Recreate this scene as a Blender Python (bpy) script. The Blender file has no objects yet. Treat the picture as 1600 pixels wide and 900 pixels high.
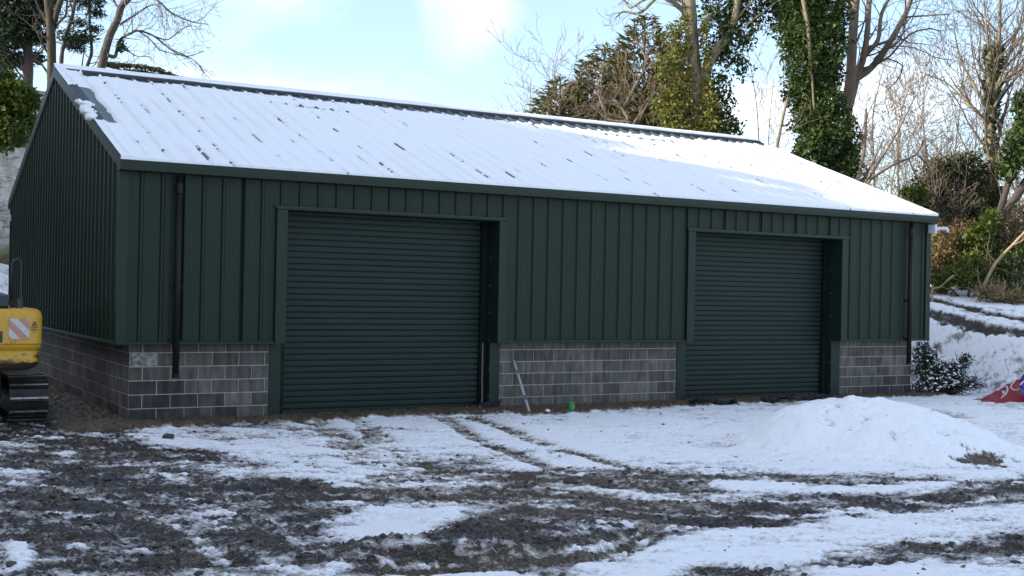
import bpy, math, random
import numpy as np
from mathutils import Vector, Matrix

random.seed(7)
rng = np.random.default_rng(7)
SC = bpy.context.scene
COL = SC.collection

# ------------------------------------------------------------------ camera
F_PX = 1879.56
CAM = np.array([-4.3616, -19.7188, 2.2456])
CR = np.array([0.86528056, -0.5008903, 0.01996127])
CU = np.array([-0.01835887, 0.00812886, 0.99979842])
CF = np.array([0.50095159, 0.8654726, 0.00216204])
cam_data = bpy.data.cameras.new("camera")
cam_data.sensor_width = 36.0
cam_data.lens = 36.0 * F_PX / 1600.0
cam_data.clip_start = 0.1
cam_data.clip_end = 9000.0
cam = bpy.data.objects.new("camera", cam_data)
COL.objects.link(cam)
m = Matrix.Identity(4)
for i in range(3):
    m[i][0] = CR[i]; m[i][1] = CU[i]; m[i][2] = -CF[i]; m[i][3] = CAM[i]
cam.matrix_world = m
SC.camera = cam

# ------------------------------------------------------------------ sky and sun
SUN_EL = math.radians(20.0)
SUN_PHI = math.radians(15.0)          # the sun stands over -X, a little behind the building
SUN_DIR = Vector((-math.cos(SUN_PHI) * math.cos(SUN_EL), math.sin(SUN_PHI) * math.cos(SUN_EL), math.sin(SUN_EL)))
world = bpy.data.worlds.new("World")
SC.world = world
world.use_nodes = True
wn = world.node_tree.nodes; wl = world.node_tree.links
wn.clear()
w_out = wn.new("ShaderNodeOutputWorld")
w_bg = wn.new("ShaderNodeBackground")
w_sky = wn.new("ShaderNodeTexSky")
w_sky.sky_type = 'NISHITA'
w_sky.sun_disc = False
w_sky.sun_elevation = SUN_EL
w_sky.sun_rotation = math.atan2(SUN_DIR.x, SUN_DIR.y)
w_sky.altitude = 60.0
w_sky.air_density = 1.0
w_sky.dust_density = 1.1
w_sky.ozone_density = 3.0
w_bg.inputs["Strength"].default_value = 0.11
w_tc = wn.new("ShaderNodeTexCoord")
# thin clouds: the direction flattened onto a cloud layer, then noise
w_sep = wn.new("ShaderNodeSeparateXYZ"); wl.new(w_tc.outputs["Generated"], w_sep.inputs[0])
w_add = wn.new("ShaderNodeMath"); w_add.operation = 'ADD'; w_add.inputs[1].default_value = 0.12
wl.new(w_sep.outputs["Z"], w_add.inputs[0])
w_dx = wn.new("ShaderNodeMath"); w_dx.operation = 'DIVIDE'; wl.new(w_sep.outputs["X"], w_dx.inputs[0]); wl.new(w_add.outputs[0], w_dx.inputs[1])
w_dy = wn.new("ShaderNodeMath"); w_dy.operation = 'DIVIDE'; wl.new(w_sep.outputs["Y"], w_dy.inputs[0]); wl.new(w_add.outputs[0], w_dy.inputs[1])
w_cmb = wn.new("ShaderNodeCombineXYZ"); wl.new(w_dx.outputs[0], w_cmb.inputs[0]); wl.new(w_dy.outputs[0], w_cmb.inputs[1])
w_noise = wn.new("ShaderNodeTexNoise"); w_noise.inputs["Scale"].default_value = 0.85
w_noise.inputs["Detail"].default_value = 6.0; w_noise.inputs["Roughness"].default_value = 0.52
w_map = wn.new("ShaderNodeMapping"); w_map.inputs["Location"].default_value = (3.1, 1.7, 0.0); w_map.inputs["Scale"].default_value = (1.0, 0.55, 1.0)
wl.new(w_cmb.outputs[0], w_map.inputs[0]); wl.new(w_map.outputs[0], w_noise.inputs["Vector"])
w_ramp = wn.new("ShaderNodeMapRange"); w_ramp.inputs[1].default_value = 0.46; w_ramp.inputs[2].default_value = 0.80
w_ramp.interpolation_type = 'SMOOTHSTEP'
wl.new(w_noise.outputs["Fac"], w_ramp.inputs[0])
# one brighter cloud of its own, above the middle of the shed
cd = CR * (712 - 800) + CU * (450 + 8) + CF * F_PX
cd = cd / np.linalg.norm(cd)
def sky_dot(vec, lo, hi):
    n = wn.new("ShaderNodeVectorMath"); n.operation = 'DOT_PRODUCT'; n.inputs[1].default_value = tuple(vec)
    nn = wn.new("ShaderNodeVectorMath"); nn.operation = 'NORMALIZE'
    wl.new(w_wob.outputs[0], nn.inputs[0]); wl.new(nn.outputs[0], n.inputs[0])
    r = wn.new("ShaderNodeMapRange"); r.interpolation_type = 'SMOOTHSTEP'
    r.inputs[1].default_value = lo; r.inputs[2].default_value = hi
    wl.new(n.outputs["Value"], r.inputs[0]); return r
w_n2 = wn.new("ShaderNodeTexNoise"); w_n2.inputs["Scale"].default_value = 9.0; w_n2.inputs["Detail"].default_value = 5.0
wl.new(w_tc.outputs["Generated"], w_n2.inputs["Vector"])
w_wob = wn.new("ShaderNodeVectorMath"); w_wob.operation = 'MULTIPLY_ADD'
w_wob.inputs[1].default_value = (0.11, 0.11, 0.11); wl.new(w_n2.outputs["Color"], w_wob.inputs[0])
w_off = wn.new("ShaderNodeVectorMath"); w_off.operation = 'SUBTRACT'; w_off.inputs[1].default_value = (0.055, 0.055, 0.055)
wl.new(w_tc.outputs["Generated"], w_off.inputs[0]); wl.new(w_off.outputs[0], w_wob.inputs[2])
c1 = sky_dot(cd, 0.9980, 0.99995)
w_max = wn.new("ShaderNodeMath"); w_max.operation = 'MAXIMUM'
w_sc = wn.new("ShaderNodeMath"); w_sc.operation = 'MULTIPLY'; w_sc.operation = 'MULTIPLY_ADD'; w_sc.inputs[1].default_value = 0.60; w_sc.inputs[2].default_value = 0.09
wl.new(w_ramp.outputs[0], w_sc.inputs[0])
c1m = wn.new("ShaderNodeMath"); c1m.operation = 'MULTIPLY'; c1n = wn.new("ShaderNodeMapRange"); c1n.inputs[1].default_value = 0.30; c1n.inputs[2].default_value = 0.62; c1n.inputs[3].default_value = 0.45; c1n.inputs[4].default_value = 1.0
wl.new(w_n2.outputs["Fac"], c1n.inputs[0]); wl.new(c1n.outputs[0], c1m.inputs[1])
wl.new(c1.outputs[0], c1m.inputs[0])
wl.new(w_sc.outputs[0], w_max.inputs[0]); w_max.inputs[1].default_value = 0.0
w_mix = wn.new("ShaderNodeMix"); w_mix.data_type = 'RGBA'
w_mix.inputs[7].default_value = (7.8, 7.6, 7.3, 1.0)
wl.new(w_max.outputs[0], w_mix.inputs[0]); wl.new(w_sky.outputs[0], w_mix.inputs[6])
w_mix2 = wn.new("ShaderNodeMix"); w_mix2.data_type = 'RGBA'; w_mix2.inputs[7].default_value = (3.7, 3.72, 3.75, 1.0)
wl.new(c1m.outputs[0], w_mix2.inputs[0]); wl.new(w_mix.outputs[2], w_mix2.inputs[6])
wl.new(w_mix2.outputs[2], w_bg.inputs["Color"])
wl.new(w_bg.outputs[0], w_out.inputs[0])

sun_data = bpy.data.lights.new("sun", 'SUN')
sun_data.energy = 2.9
sun_data.angle = math.radians(0.55)
sun_data.color = (1.0, 0.90, 0.74)
sun = bpy.data.objects.new("sun", sun_data)
COL.objects.link(sun)
sun.rotation_euler = SUN_DIR.to_track_quat('Z', 'Y').to_euler()

SC.view_settings.view_transform = 'Standard'
SC.view_settings.look = 'None'
SC.view_settings.exposure = 1.56
SC.view_settings.gamma = 1.0

# ------------------------------------------------------------------ helpers
def P(px, py, d):
    """world point seen at (px, py) of the 1600x900 photograph, d metres away along the view axis"""
    return CAM + (CF + CR * ((px - 800) / F_PX) - CU * ((py - 450) / F_PX)) * d

def tag(o, label=None, cat=None, group=None, kind=None):
    if label: o['label'] = label
    if cat: o['category'] = cat
    if group: o['group'] = group
    if kind: o['kind'] = kind
    return o

def empty(name, loc, label=None, cat=None, group=None, kind=None, rz=0.0):
    o = bpy.data.objects.new(name, None)
    COL.objects.link(o)
    o.location = loc; o.rotation_euler = (0, 0, rz)
    o.empty_display_size = 0.3
    return tag(o, label, cat, group, kind)

def link(name, me, parent=None, loc=None):
    o = bpy.data.objects.new(name, me)
    COL.objects.link(o)
    if parent is not None: o.parent = parent
    if loc is not None: o.location = loc
    return o

def np_mesh(name, verts, faces, mat, smooth=False):
    """verts (N,3), faces (M,3|4) int array"""
    verts = np.ascontiguousarray(verts, dtype=np.float32); faces = np.ascontiguousarray(faces, dtype=np.int32)
    me = bpy.data.meshes.new(name)
    k = faces.shape[1]
    me.vertices.add(len(verts)); me.vertices.foreach_set("co", verts.ravel())
    me.loops.add(faces.size); me.loops.foreach_set("vertex_index", faces.ravel())
    me.polygons.add(len(faces))
    me.polygons.foreach_set("loop_start", np.arange(0, faces.size, k, dtype=np.int32))
    me.polygons.foreach_set("loop_total", np.full(len(faces), k, dtype=np.int32))
    if smooth: me.polygons.foreach_set("use_smooth", np.ones(len(faces), dtype=bool))
    me.update(calc_edges=True)
    if mat: me.materials.append(mat)
    return me

class MB:
    def __init__(s): s.v = []; s.f = []
    def add(s, vs, fs):
        n = len(s.v); s.v += [tuple(map(float, v)) for v in vs]; s.f += [tuple(i + n for i in f) for f in fs]; return s
    def box(s, x0, x1, y0, y1, z0, z1):
        return s.add([(x0,y0,z0),(x1,y0,z0),(x1,y1,z0),(x0,y1,z0),(x0,y0,z1),(x1,y0,z1),(x1,y1,z1),(x0,y1,z1)],
                     [(0,3,2,1),(4,5,6,7),(0,1,5,4),(1,2,6,5),(2,3,7,6),(3,0,4,7)])
    def cbox(s, x0, x1, y0, y1, z0, z1, c):
        """box with its four vertical edges chamfered"""
        p = [(x0+c,y0),(x1-c,y0),(x1,y0+c),(x1,y1-c),(x1-c,y1),(x0+c,y1),(x0,y1-c),(x0,y0+c)]
        return s.prism([(a,b,z0) for a,b in p], (0,0,z1-z0))
    def prism(s, poly, ext, cap=True):
        n = len(poly); e = Vector(ext)
        vs = [Vector(p) for p in poly] + [Vector(p) + e for p in poly]
        fs = [(i, (i+1) % n, n+(i+1) % n, n+i) for i in range(n)]
        if cap: fs += [tuple(range(n-1,-1,-1)), tuple(range(n, 2*n))]
        return s.add(vs, fs)
    def strip(s, prof, ext):
        n = len(prof); e = Vector(ext)
        vs = [Vector(p) for p in prof] + [Vector(p) + e for p in prof]
        return s.add(vs, [(i, i+1, n+i+1, n+i) for i in range(n-1)])
    def tube(s, pts, rad, sides=8, cap=True):
        pts = [Vector(p) for p in pts]
        if not hasattr(rad, '__len__'): rad = [rad]*len(pts)
        base = len(s.v); prev = None
        for i, p in enumerate(pts):
            d = (pts[min(i+1, len(pts)-1)] - pts[max(i-1, 0)]).normalized()
            if prev is None:
                a = d.orthogonal().normalized()
            else:
                a = (prev - d * prev.dot(d)).normalized()
            prev = a; b = d.cross(a)
            for k in range(sides):
                t = 2*math.pi*k/sides
                s.v.append(tuple(p + (a*math.cos(t) + b*math.sin(t))*rad[i]))
        for i in range(len(pts)-1):
            for k in range(sides):
                k2 = (k+1) % sides
                s.f.append((base+i*sides+k, base+i*sides+k2, base+(i+1)*sides+k2, base+(i+1)*sides+k))
        if cap:
            s.f.append(tuple(base+k for k in range(sides-1,-1,-1)))
            o = base+(len(pts)-1)*sides
            s.f.append(tuple(o+k for k in range(sides)))
        return s
    def build(s, name, mat, parent=None, smooth=False, loc=None, bevel=0):
        me = bpy.data.meshes.new(name)
        me.from_pydata(s.v, [], s.f); me.update()
        if mat: me.materials.append(mat)
        if smooth:
            me.polygons.foreach_set("use_smooth", [True]*len(me.polygons))
        o = link(name, me, parent, loc)
        if bevel:
            b = o.modifiers.new("bevel", 'BEVEL'); b.width = bevel; b.segments = 2; b.limit_method = 'ANGLE'
        return o

# value noise
def _hash(ix, iy, seed):
    h = (ix.astype(np.int64)*374761393 + iy.astype(np.int64)*668265263 + seed*974634777) & 0x7fffffff
    h = ((h ^ (h >> 13)) * 1274126177) & 0x7fffffff
    return ((h ^ (h >> 16)) & 0xffff) / 65535.0
def vnoise(x, y, seed=0):
    x = np.asarray(x, float); y = np.asarray(y, float)
    ix = np.floor(x); iy = np.floor(y); fx = x-ix; fy = y-iy
    fx = fx*fx*fx*(fx*(fx*6-15)+10); fy = fy*fy*fy*(fy*(fy*6-15)+10)
    a = _hash(ix, iy, seed); b = _hash(ix+1, iy, seed); c = _hash(ix, iy+1, seed); d = _hash(ix+1, iy+1, seed)
    return (a+(b-a)*fx)*(1-fy) + (c+(d-c)*fx)*fy
def fbm(x, y, oct=4, seed=0, gain=0.5):
    s = 0; a = 1.0; t = 0; c, sn = math.cos(.6), math.sin(.6)
    for o in range(oct):
        s = s + a*vnoise(x, y, seed+o*17); t += a; a *= gain
        x, y = (x*c - y*sn)*2.03+11.3, (x*sn + y*c)*2.03-5.7
    return s/t
def sstep(x, a, b):
    t = np.clip((x-a)/(b-a), 0, 1); return t*t*(3-2*t)

# ------------------------------------------------------------------ materials
def new_mat(name):
    mt = bpy.data.materials.new(name); mt.use_nodes = True
    nt = mt.node_tree; bs = nt.nodes["Principled BSDF"]
    return mt, nt, bs
def N(nt, kind, **kw):
    n = nt.nodes.new(kind)
    for k, v in kw.items(): setattr(n, k, v)
    return n
def noise_fac(nt, scale, detail=4, rough=0.55, stretch=None, coord="Object"):
    tc = N(nt, "ShaderNodeTexCoord"); n = N(nt, "ShaderNodeTexNoise")
    n.inputs["Scale"].default_value = scale; n.inputs["Detail"].default_value = detail; n.inputs["Roughness"].default_value = rough
    src = N(nt, "ShaderNodeNewGeometry").outputs["Position"] if coord == "World" else tc.outputs[coord]
    if stretch:
        mp = N(nt, "ShaderNodeMapping")
        if stretch == 'TRACK':            # drawn out along the wheel tracks that cross the yard
            mp.vector_type = 'TEXTURE'; mp.inputs["Rotation"].default_value = (0, 0, math.radians(-30)); mp.inputs["Scale"].default_value = (2.2, 1.0, 1.0)
        else: mp.inputs["Scale"].default_value = stretch
        nt.links.new(src, mp.inputs[0]); src = mp.outputs[0]
    nt.links.new(src, n.inputs["Vector"])
    return n.outputs["Fac"]
def ramp(nt, fac, stops):
    r = N(nt, "ShaderNodeValToRGB"); nt.links.new(fac, r.inputs[0])
    e = r.color_ramp.elements
    while len(e) < len(stops): e.new(0.5)
    for el, (p, c) in zip(e, stops): el.position = p; el.color = (*c, 1.0)
    return r.outputs["Color"]
def mixc(nt, fac, a, b, mode='MIX'):
    mx = N(nt, "ShaderNodeMix"); mx.data_type = 'RGBA'; mx.blend_type = mode
    for i, v in ((0, fac), (6, a), (7, b)):
        if hasattr(v, 'is_linked') or hasattr(v, 'links'): nt.links.new(v, mx.inputs[i])
        elif i == 0: mx.inputs[0].default_value = v
        else: mx.inputs[i].default_value = (*v, 1.0)
    return mx.outputs[2]
def bump(nt, bs, fac, strength, dist):
    b = N(nt, "ShaderNodeBump"); b.inputs["Strength"].default_value = strength; b.inputs["Distance"].default_value = dist
    nt.links.new(fac, b.inputs["Height"]); nt.links.new(b.outputs[0], bs.inputs["Normal"])
def simple(name, c0, c1=None, scale=6.0, rough=0.5, metal=0.0, stretch=None, coord="World", bmp=0.0, spec=0.5, detail=4):
    mt, nt, bs = new_mat(name)
    bs.inputs["Roughness"].default_value = rough; bs.inputs["Metallic"].default_value = metal
    bs.inputs["Specular IOR Level"].default_value = spec
    f = noise_fac(nt, scale, detail, 0.6, stretch, coord)
    col = ramp(nt, f, [(0.3, c0), (0.7, c1 or tuple(v*0.8 for v in c0))])
    nt.links.new(col, bs.inputs["Base Color"])
    if bmp: bump(nt, bs, f, bmp, 0.01)
    return mt

M = {}
M['green'] = simple('green_coated_steel', (0.0066,0.0192,0.0118), (0.0096,0.0236,0.0134), 1.6, 0.5, stretch=(5,5,0.25), spec=0.28)
M['green_trim'] = simple('green_trim_steel', (0.0086,0.0225,0.0160), (0.0111,0.0262,0.0176), 2.0, 0.48, spec=0.3)
M['green_gutter'] = simple('green_gutter_steel', (0.0143,0.0254,0.0156), (0.0184,0.0295,0.0172), 2.5, 0.45, stretch=(0.6,3,3), spec=0.3)
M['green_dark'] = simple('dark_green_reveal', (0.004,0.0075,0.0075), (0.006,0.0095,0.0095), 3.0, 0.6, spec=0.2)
M['slat'] = simple('roller_slat_steel', (0.0074,0.0205,0.0168), (0.0098,0.0246,0.0193), 1.3, 0.5, stretch=(0.5,1,4), spec=0.28)
M['roof'] = simple('dark_roof_steel', (0.028,0.042,0.048), (0.050,0.066,0.072), 3.0, 0.35, stretch=(1,0.3,0.3))
M['ridge'] = simple('shade_darkened_ridge_steel', (0.010,0.014,0.017), (0.015,0.020,0.023), 3.0, 0.4)  # steel darkened to include the shadow below the ridge cap
M['black_pvc'] = simple('black_plastic', (0.006,0.0065,0.008), (0.010,0.011,0.013), 8.0, 0.5, spec=0.25)
M['dull_zinc'] = simple('dull_grey_plastic', (0.09,0.09,0.09), (0.15,0.145,0.14), 12.0, 0.6)
M['zinc'] = simple('galvanised_steel', (0.30,0.31,0.32), (0.45,0.46,0.47), 30.0, 0.4, 0.6)
M['white'] = simple('white_plastic', (0.72,0.73,0.74), (0.62,0.63,0.65), 20.0, 0.4)
M['mortar'] = simple('mortar', (0.48,0.42,0.29), (0.30,0.265,0.20), 9.0, 0.9, bmp=0.3)
M['slab'] = simple('stained_concrete', (0.17,0.15,0.12), (0.07,0.06,0.05), 3.5, 0.85, bmp=0.4)
M['yellow'] = simple('yellow_paint', (0.70,0.40,0.045), (0.55,0.30,0.035), 3.0, 0.4)
M['dirty_yellow'] = None
M['steel_track'] = simple('worn_track_steel', (0.020,0.017,0.017), (0.060,0.052,0.050), 9.0, 0.55, 0.5)
M['track_edge'] = simple('polished_track_edge', (0.50,0.48,0.47), (0.16,0.15,0.15), 14.0, 0.4, 0.5)
M['glass'] = simple('dark_cab_glass', (0.02,0.025,0.03), (0.03,0.035,0.04), 2.0, 0.08)
M['black_paint'] = simple('black_paint', (0.020,0.022,0.030), (0.030,0.032,0.040), 5.0, 0.4)

# concrete block: per-block tone, lime bloom, wet stains
def block_mat(name, base, spread, lime=0.0):
    mt, nt, bs = new_mat(name)
    bs.inputs["Roughness"].default_value = 0.88
    oi = N(nt, "ShaderNodeObjectInfo")
    tone = ramp(nt, oi.outputs["Random"], [(0.0, tuple(b*(1-spread) for b in base)), (0.5, base), (1.0, tuple(b*(1+spread) for b in base))])
    f1 = noise_fac(nt, 1.3, 5, 0.6, None, "World")
    bloom = ramp(nt, f1, [(0.45, (0.80,0.80,0.80)), (0.72, (1.55,1.48,1.38))])
    c = mixc(nt, 1.0, tone, bloom, 'MULTIPLY')
    f2 = noise_fac(nt, 55, 3, 0.7, None, "World")
    c = mixc(nt, 1.0, c, ramp(nt, f2, [(0.3, (0.72,0.72,0.72)), (0.7, (1.25,1.25,1.25))]), 'MULTIPLY')
    # vertical damp streaks
    f3 = noise_fac(nt, 3.0, 3, 0.5, (3.2,3.2,0.6), "World")
    c = mixc(nt, 1.0, c, ramp(nt, f3, [(0.38, (0.62,0.63,0.66)), (0.6, (1.1,1.1,1.1))]), 'MULTIPLY')
    if lime:
        f4 = noise_fac(nt, 14, 4, 0.6, None, "World")
        k = N(nt, "ShaderNodeMapRange"); k.inputs[1].default_value = 0.42; k.inputs[2].default_value = 0.62; k.inputs[4].default_value = lime
        nt.links.new(f4, k.inputs[0])
        c = mixc(nt, k.outputs[0], c, (0.42,0.40,0.37))
    nt.links.new(c, bs.inputs["Base Color"])
    bump(nt, bs, f2, 0.35, 0.004)
    return mt
M['block'] = block_mat('dark_concrete_block', (0.128,0.117,0.107), 0.22)
M['block_lime'] = block_mat('lime_stained_block', (0.20,0.19,0.18), 0.1, 0.9)
M['block_wet'] = block_mat('wet_concrete_block', (0.058,0.054,0.055), 0.2)

def leaf_mat(name, cols, trans=0.35, rough=0.5):
    mt, nt, bs = new_mat(name)
    g = N(nt, "ShaderNodeNewGeometry")
    c = ramp(nt, g.outputs["Random Per Island"], [(i/(len(cols)-1), k) for i, k in enumerate(cols)])
    f = noise_fac(nt, 0.9, 3, 0.6, None, "World")
    c = mixc(nt, 1.0, c, ramp(nt, f, [(0.35, (0.72,0.75,0.75)), (0.65, (1.25,1.2,1.05))]), 'MULTIPLY')
    nt.links.new(c, bs.inputs["Base Color"])
    bs.inputs["Roughness"].default_value = max(rough, .5); bs.inputs["Specular IOR Level"].default_value = 0.25
    tr = N(nt, "ShaderNodeBsdfTranslucent"); nt.links.new(c, tr.inputs[0])
    mx = N(nt, "ShaderNodeMixShader"); mx.inputs[0].default_value = trans
    nt.links.new(bs.outputs[0], mx.inputs[1]); nt.links.new(tr.outputs[0], mx.inputs[2])
    nt.links.new(mx.outputs[0], nt.nodes["Material Output"].inputs[0])
    return mt
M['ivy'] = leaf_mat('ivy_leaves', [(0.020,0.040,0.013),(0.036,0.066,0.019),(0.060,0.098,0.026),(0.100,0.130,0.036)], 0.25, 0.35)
M['ivy_sun_tint'] = leaf_mat('sun_tinted_ivy_leaves', [(0.070,0.090,0.020),(0.120,0.140,0.032),(0.180,0.180,0.045),(0.240,0.205,0.070)], 0.35, 0.4)  # lit copy of the ivy: warm sunlight painted into the leaf colours
M['yew'] = leaf_mat('yew_needles', [(0.026,0.042,0.016),(0.055,0.070,0.024),(0.115,0.110,0.038),(0.185,0.135,0.060)], 0.2, 0.6)
M['cedar'] = leaf_mat('dark_conifer_needles', [(0.016,0.030,0.018),(0.026,0.046,0.026),(0.038,0.060,0.030)], 0.25, 0.6)
M['laurel'] = leaf_mat('laurel_leaves', [(0.030,0.055,0.010),(0.055,0.090,0.016),(0.095,0.130,0.022),(0.150,0.160,0.030)], 0.3, 0.35)
M['holly'] = leaf_mat('dark_holly_leaves', [(0.014,0.024,0.010),(0.024,0.036,0.014),(0.040,0.052,0.018)], 0.2, 0.45)
M['bramble'] = leaf_mat('brown_dead_leaves', [(0.080,0.050,0.024),(0.160,0.105,0.048),(0.250,0.180,0.085),(0.090,0.095,0.030)], 0.3, 0.7)
M['frosted'] = leaf_mat('grey_green_shrub_leaves', [(0.020,0.032,0.020),(0.036,0.050,0.032),(0.060,0.075,0.052)], 0.2, 0.5)
M['wood'] = leaf_mat('evergreen_wood_leaves', [(0.012,0.022,0.010),(0.020,0.034,0.014),(0.030,0.046,0.018)], 0.1, 0.6)
M['bark'] = simple('grey_brown_bark', (0.085,0.066,0.050), (0.17,0.135,0.10), 5.0, 0.9, stretch=(3,3,0.6), bmp=0.5)
M['bark_dark'] = simple('dark_bark', (0.045,0.036,0.032), (0.085,0.068,0.058), 5.0, 0.9, stretch=(3,3,0.6), bmp=0.5)
M['bark_red'] = simple('reddish_bark', (0.125,0.090,0.066), (0.20,0.15,0.11), 5.0, 0.9, stretch=(3,3,0.6), bmp=0.5)
M['bark_pale'] = simple('pale_sun_mottled_bark', (0.27,0.225,0.145), (0.09,0.075,0.052), 3.0, 0.9, stretch=(2.5,2.5,0.7), bmp=0.5)  # pale bark, its sunlit and shaded sides mottled into the colour
M['bark_sun_shade'] = simple('sun_and_shade_bark', (0.060,0.050,0.026), (0.020,0.017,0.014), 3.0, 0.9, stretch=(2.5,2.5,0.6), bmp=0.5)  # bark darkened for shade, with yellow sunlight mixed into the colour
M['twig'] = simple('bare_twig_bark', (0.16,0.12,0.09), (0.22,0.17,0.125), 3.0, 0.9)
M['deadwood'] = simple('dead_pale_wood', (0.38,0.29,0.16), (0.26,0.19,0.11), 6.0, 0.9)

# snow
mt, nt, bs = new_mat('roof_snow_crust')
bs.inputs["Roughness"].default_value = 0.75; bs.inputs["Specular IOR Level"].default_value = 0.25
f = noise_fac(nt, 26, 4, 0.6, None, "World")
nt.links.new(ramp(nt, f, [(0.3, (0.87,0.875,0.885)), (0.7, (0.92,0.922,0.93))]), bs.inputs["Base Color"])
bump(nt, bs, f, 0.12, 0.01)
M['roof_snow'] = mt

# chalk
mt, nt, bs = new_mat('chalk_rock')
bs.inputs["Roughness"].default_value = 0.95
f = noise_fac(nt, 0.9, 7, 0.65, (1,1,1.6), "World")
c = ramp(nt, f, [(0.30, (0.16,0.145,0.11)), (0.42, (0.40,0.37,0.31)), (0.55, (0.62,0.59,0.53)), (0.68, (0.36,0.33,0.27))])
fv = noise_fac(nt, 2.2, 6, 0.7, (1,1,2.6), "World")
c = mixc(nt, 1.0, c, ramp(nt, fv, [(0.36, (0.35,0.33,0.30)), (0.48, (1.0,1.0,1.0)), (0.7, (1.15,1.15,1.13))]), 'MULTIPLY')
g = N(nt, "ShaderNodeNewGeometry"); sp = N(nt, "ShaderNodeSeparateXYZ"); nt.links.new(g.outputs["Position"], sp.inputs[0])
mr = N(nt, "ShaderNodeMapRange"); mr.inputs[1].default_value = 3.9; mr.inputs[2].default_value = 3.0
nt.links.new(sp.outputs["Z"], mr.inputs[0])
f2 = noise_fac(nt, 2.5, 5, 0.6, None, "World")
gr = ramp(nt, f2, [(0.35, (0.09,0.10,0.035)), (0.55, (0.20,0.18,0.08)), (0.7, (0.13,0.12,0.06))])
c = mixc(nt, mr.outputs[0], c, gr)
nt.links.new(c, bs.inputs["Base Color"]); bump(nt, bs, f, 0.6, 0.12)
M['chalk'] = mt

# ground: snow cover over mud, driven by two vertex attributes
mt, nt, bs = new_mat('snow_and_mud')
def attr(nm):
    a = N(nt, "ShaderNodeAttribute"); a.attribute_name = nm; return a.outputs["Fac"]
cover = attr("cover"); brown = attr("earth"); fine = attr("detail")
fa = noise_fac(nt, 30, 5, 0.68, 'TRACK', "World")
fb = noise_fac(nt, 80, 4, 0.7, 'TRACK', "World")
ad = N(nt, "ShaderNodeMath", operation='MULTIPLY_ADD'); nt.links.new(fa, ad.inputs[0]); ad.inputs[1].default_value = 0.85; nt.links.new(cover, ad.inputs[2])
ad2 = N(nt, "ShaderNodeMath", operation='MULTIPLY_ADD'); nt.links.new(fb, ad2.inputs[0]); ad2.inputs[1].default_value = 0.45; nt.links.new(ad.outputs[0], ad2.inputs[2])
sub = N(nt, "ShaderNodeMath", operation='SUBTRACT'); nt.links.new(ad2.outputs[0], sub.inputs[0]); sub.inputs[1].default_value = 0.65
mud = ramp(nt, fb, [(0.38, (0.006,0.0055,0.0055)), (0.5, (0.025,0.0205,0.0175)), (0.62, (0.128,0.108,0.092))])
f_m = noise_fac(nt, 1.1, 4, 0.6, None, "World")
mud = mixc(nt, 1.0, mud, ramp(nt, f_m, [(0.35, (0.72,0.74,0.8)), (0.65, (1.35,1.25,1.12))]), 'MULTIPLY')
ear = ramp(nt, fb, [(0.3, (0.055,0.040,0.026)), (0.5, (0.105,0.078,0.048)), (0.7, (0.18,0.14,0.09))])
f_k = noise_fac(nt, 9.0, 5, 0.65, 'TRACK', "World")
mud = mixc(nt, 1.0, mud, ramp(nt, f_k, [(0.36, (0.35,0.35,0.37)), (0.5, (1.0,0.98,0.96)), (0.64, (2.0,1.9,1.75))]), 'MULTIPLY')
mud = mixc(nt, brown, mud, ear)
slush = ramp(nt, fa, [(0.3, (0.22,0.20,0.185)), (0.7, (0.42,0.40,0.385))])
slush = mixc(nt, brown, slush, (0.30,0.245,0.175))
snow = ramp(nt, fa, [(0.25, (0.86,0.862,0.87)), (0.7, (0.93,0.93,0.935))])
def step(lo, hi):
    r = N(nt, "ShaderNodeMapRange"); r.interpolation_type = 'SMOOTHSTEP'; r.inputs[1].default_value = lo; r.inputs[2].default_value = hi
    nt.links.new(sub.outputs[0], r.inputs[0]); return r.outputs[0]
c = mixc(nt, step(0.28, 0.50), mud, slush)
c = mixc(nt, step(0.46, 0.86), c, snow)
nt.links.new(c, bs.inputs["Base Color"])
rr = N(nt, "ShaderNodeMapRange"); rr.inputs[1].default_value = 0.35; rr.inputs[2].default_value = 0.6; rr.inputs[3].default_value = 0.48; rr.inputs[4].default_value = 0.8
nt.links.new(sub.outputs[0], rr.inputs[0]); nt.links.new(rr.outputs[0], bs.inputs["Roughness"])
bs.inputs["Specular IOR Level"].default_value = 0.3
bump(nt, bs, fb, 0.5, 0.012)
M['ground'] = mt
mt, nt, bs = new_mat('mud_clod'); bs.inputs["Roughness"].default_value = 0.8
oi = N(nt, "ShaderNodeNewGeometry")
c = ramp(nt, oi.outputs["Random Per Island"], [(0, (0.022,0.020,0.020)), (0.6, (0.06,0.053,0.048)), (0.9, (0.11,0.085,0.06)), (1.0, (0.30,0.28,0.26))])
nt.links.new(c, bs.inputs["Base Color"]); M['clod'] = mt

# ------------------------------------------------------------------ terrain
CLIFF = [(-16.0,-70.0), (-16.0,8.0), (-13.0,17.5), (-7.5,23.2), (3.0,26.8), (12.0,33.0), (20.0,45.0), (34.0,70.0), (60.0,120.0)]
def cliff_dist(x, y):
    """distance behind the cliff line, negative in front of it"""
    best = np.full(np.shape(x), 1e9); side = np.ones(np.shape(x))
    for (ax, ay), (bx, by) in zip(CLIFF[:-1], CLIFF[1:]):
        dx, dy = bx-ax, by-ay; L2 = dx*dx+dy*dy
        t = np.clip(((x-ax)*dx+(y-ay)*dy)/L2, 0, 1)
        d = np.hypot(x-ax-t*dx, y-ay-t*dy)
        cr = dx*(y-ay)-dy*(x-ax)
        up = d < best
        best = np.where(up, d, best); side = np.where(up, np.sign(cr), side)
    return best*side
def plateau(x, y):
    return (9.0 - 6.2*sstep(x, 5, 26))*(0.12+0.88*sstep(y, -26, -12)) + 0.5*(fbm(x*.12, y*.12, 3, 5)-.5)
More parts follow.
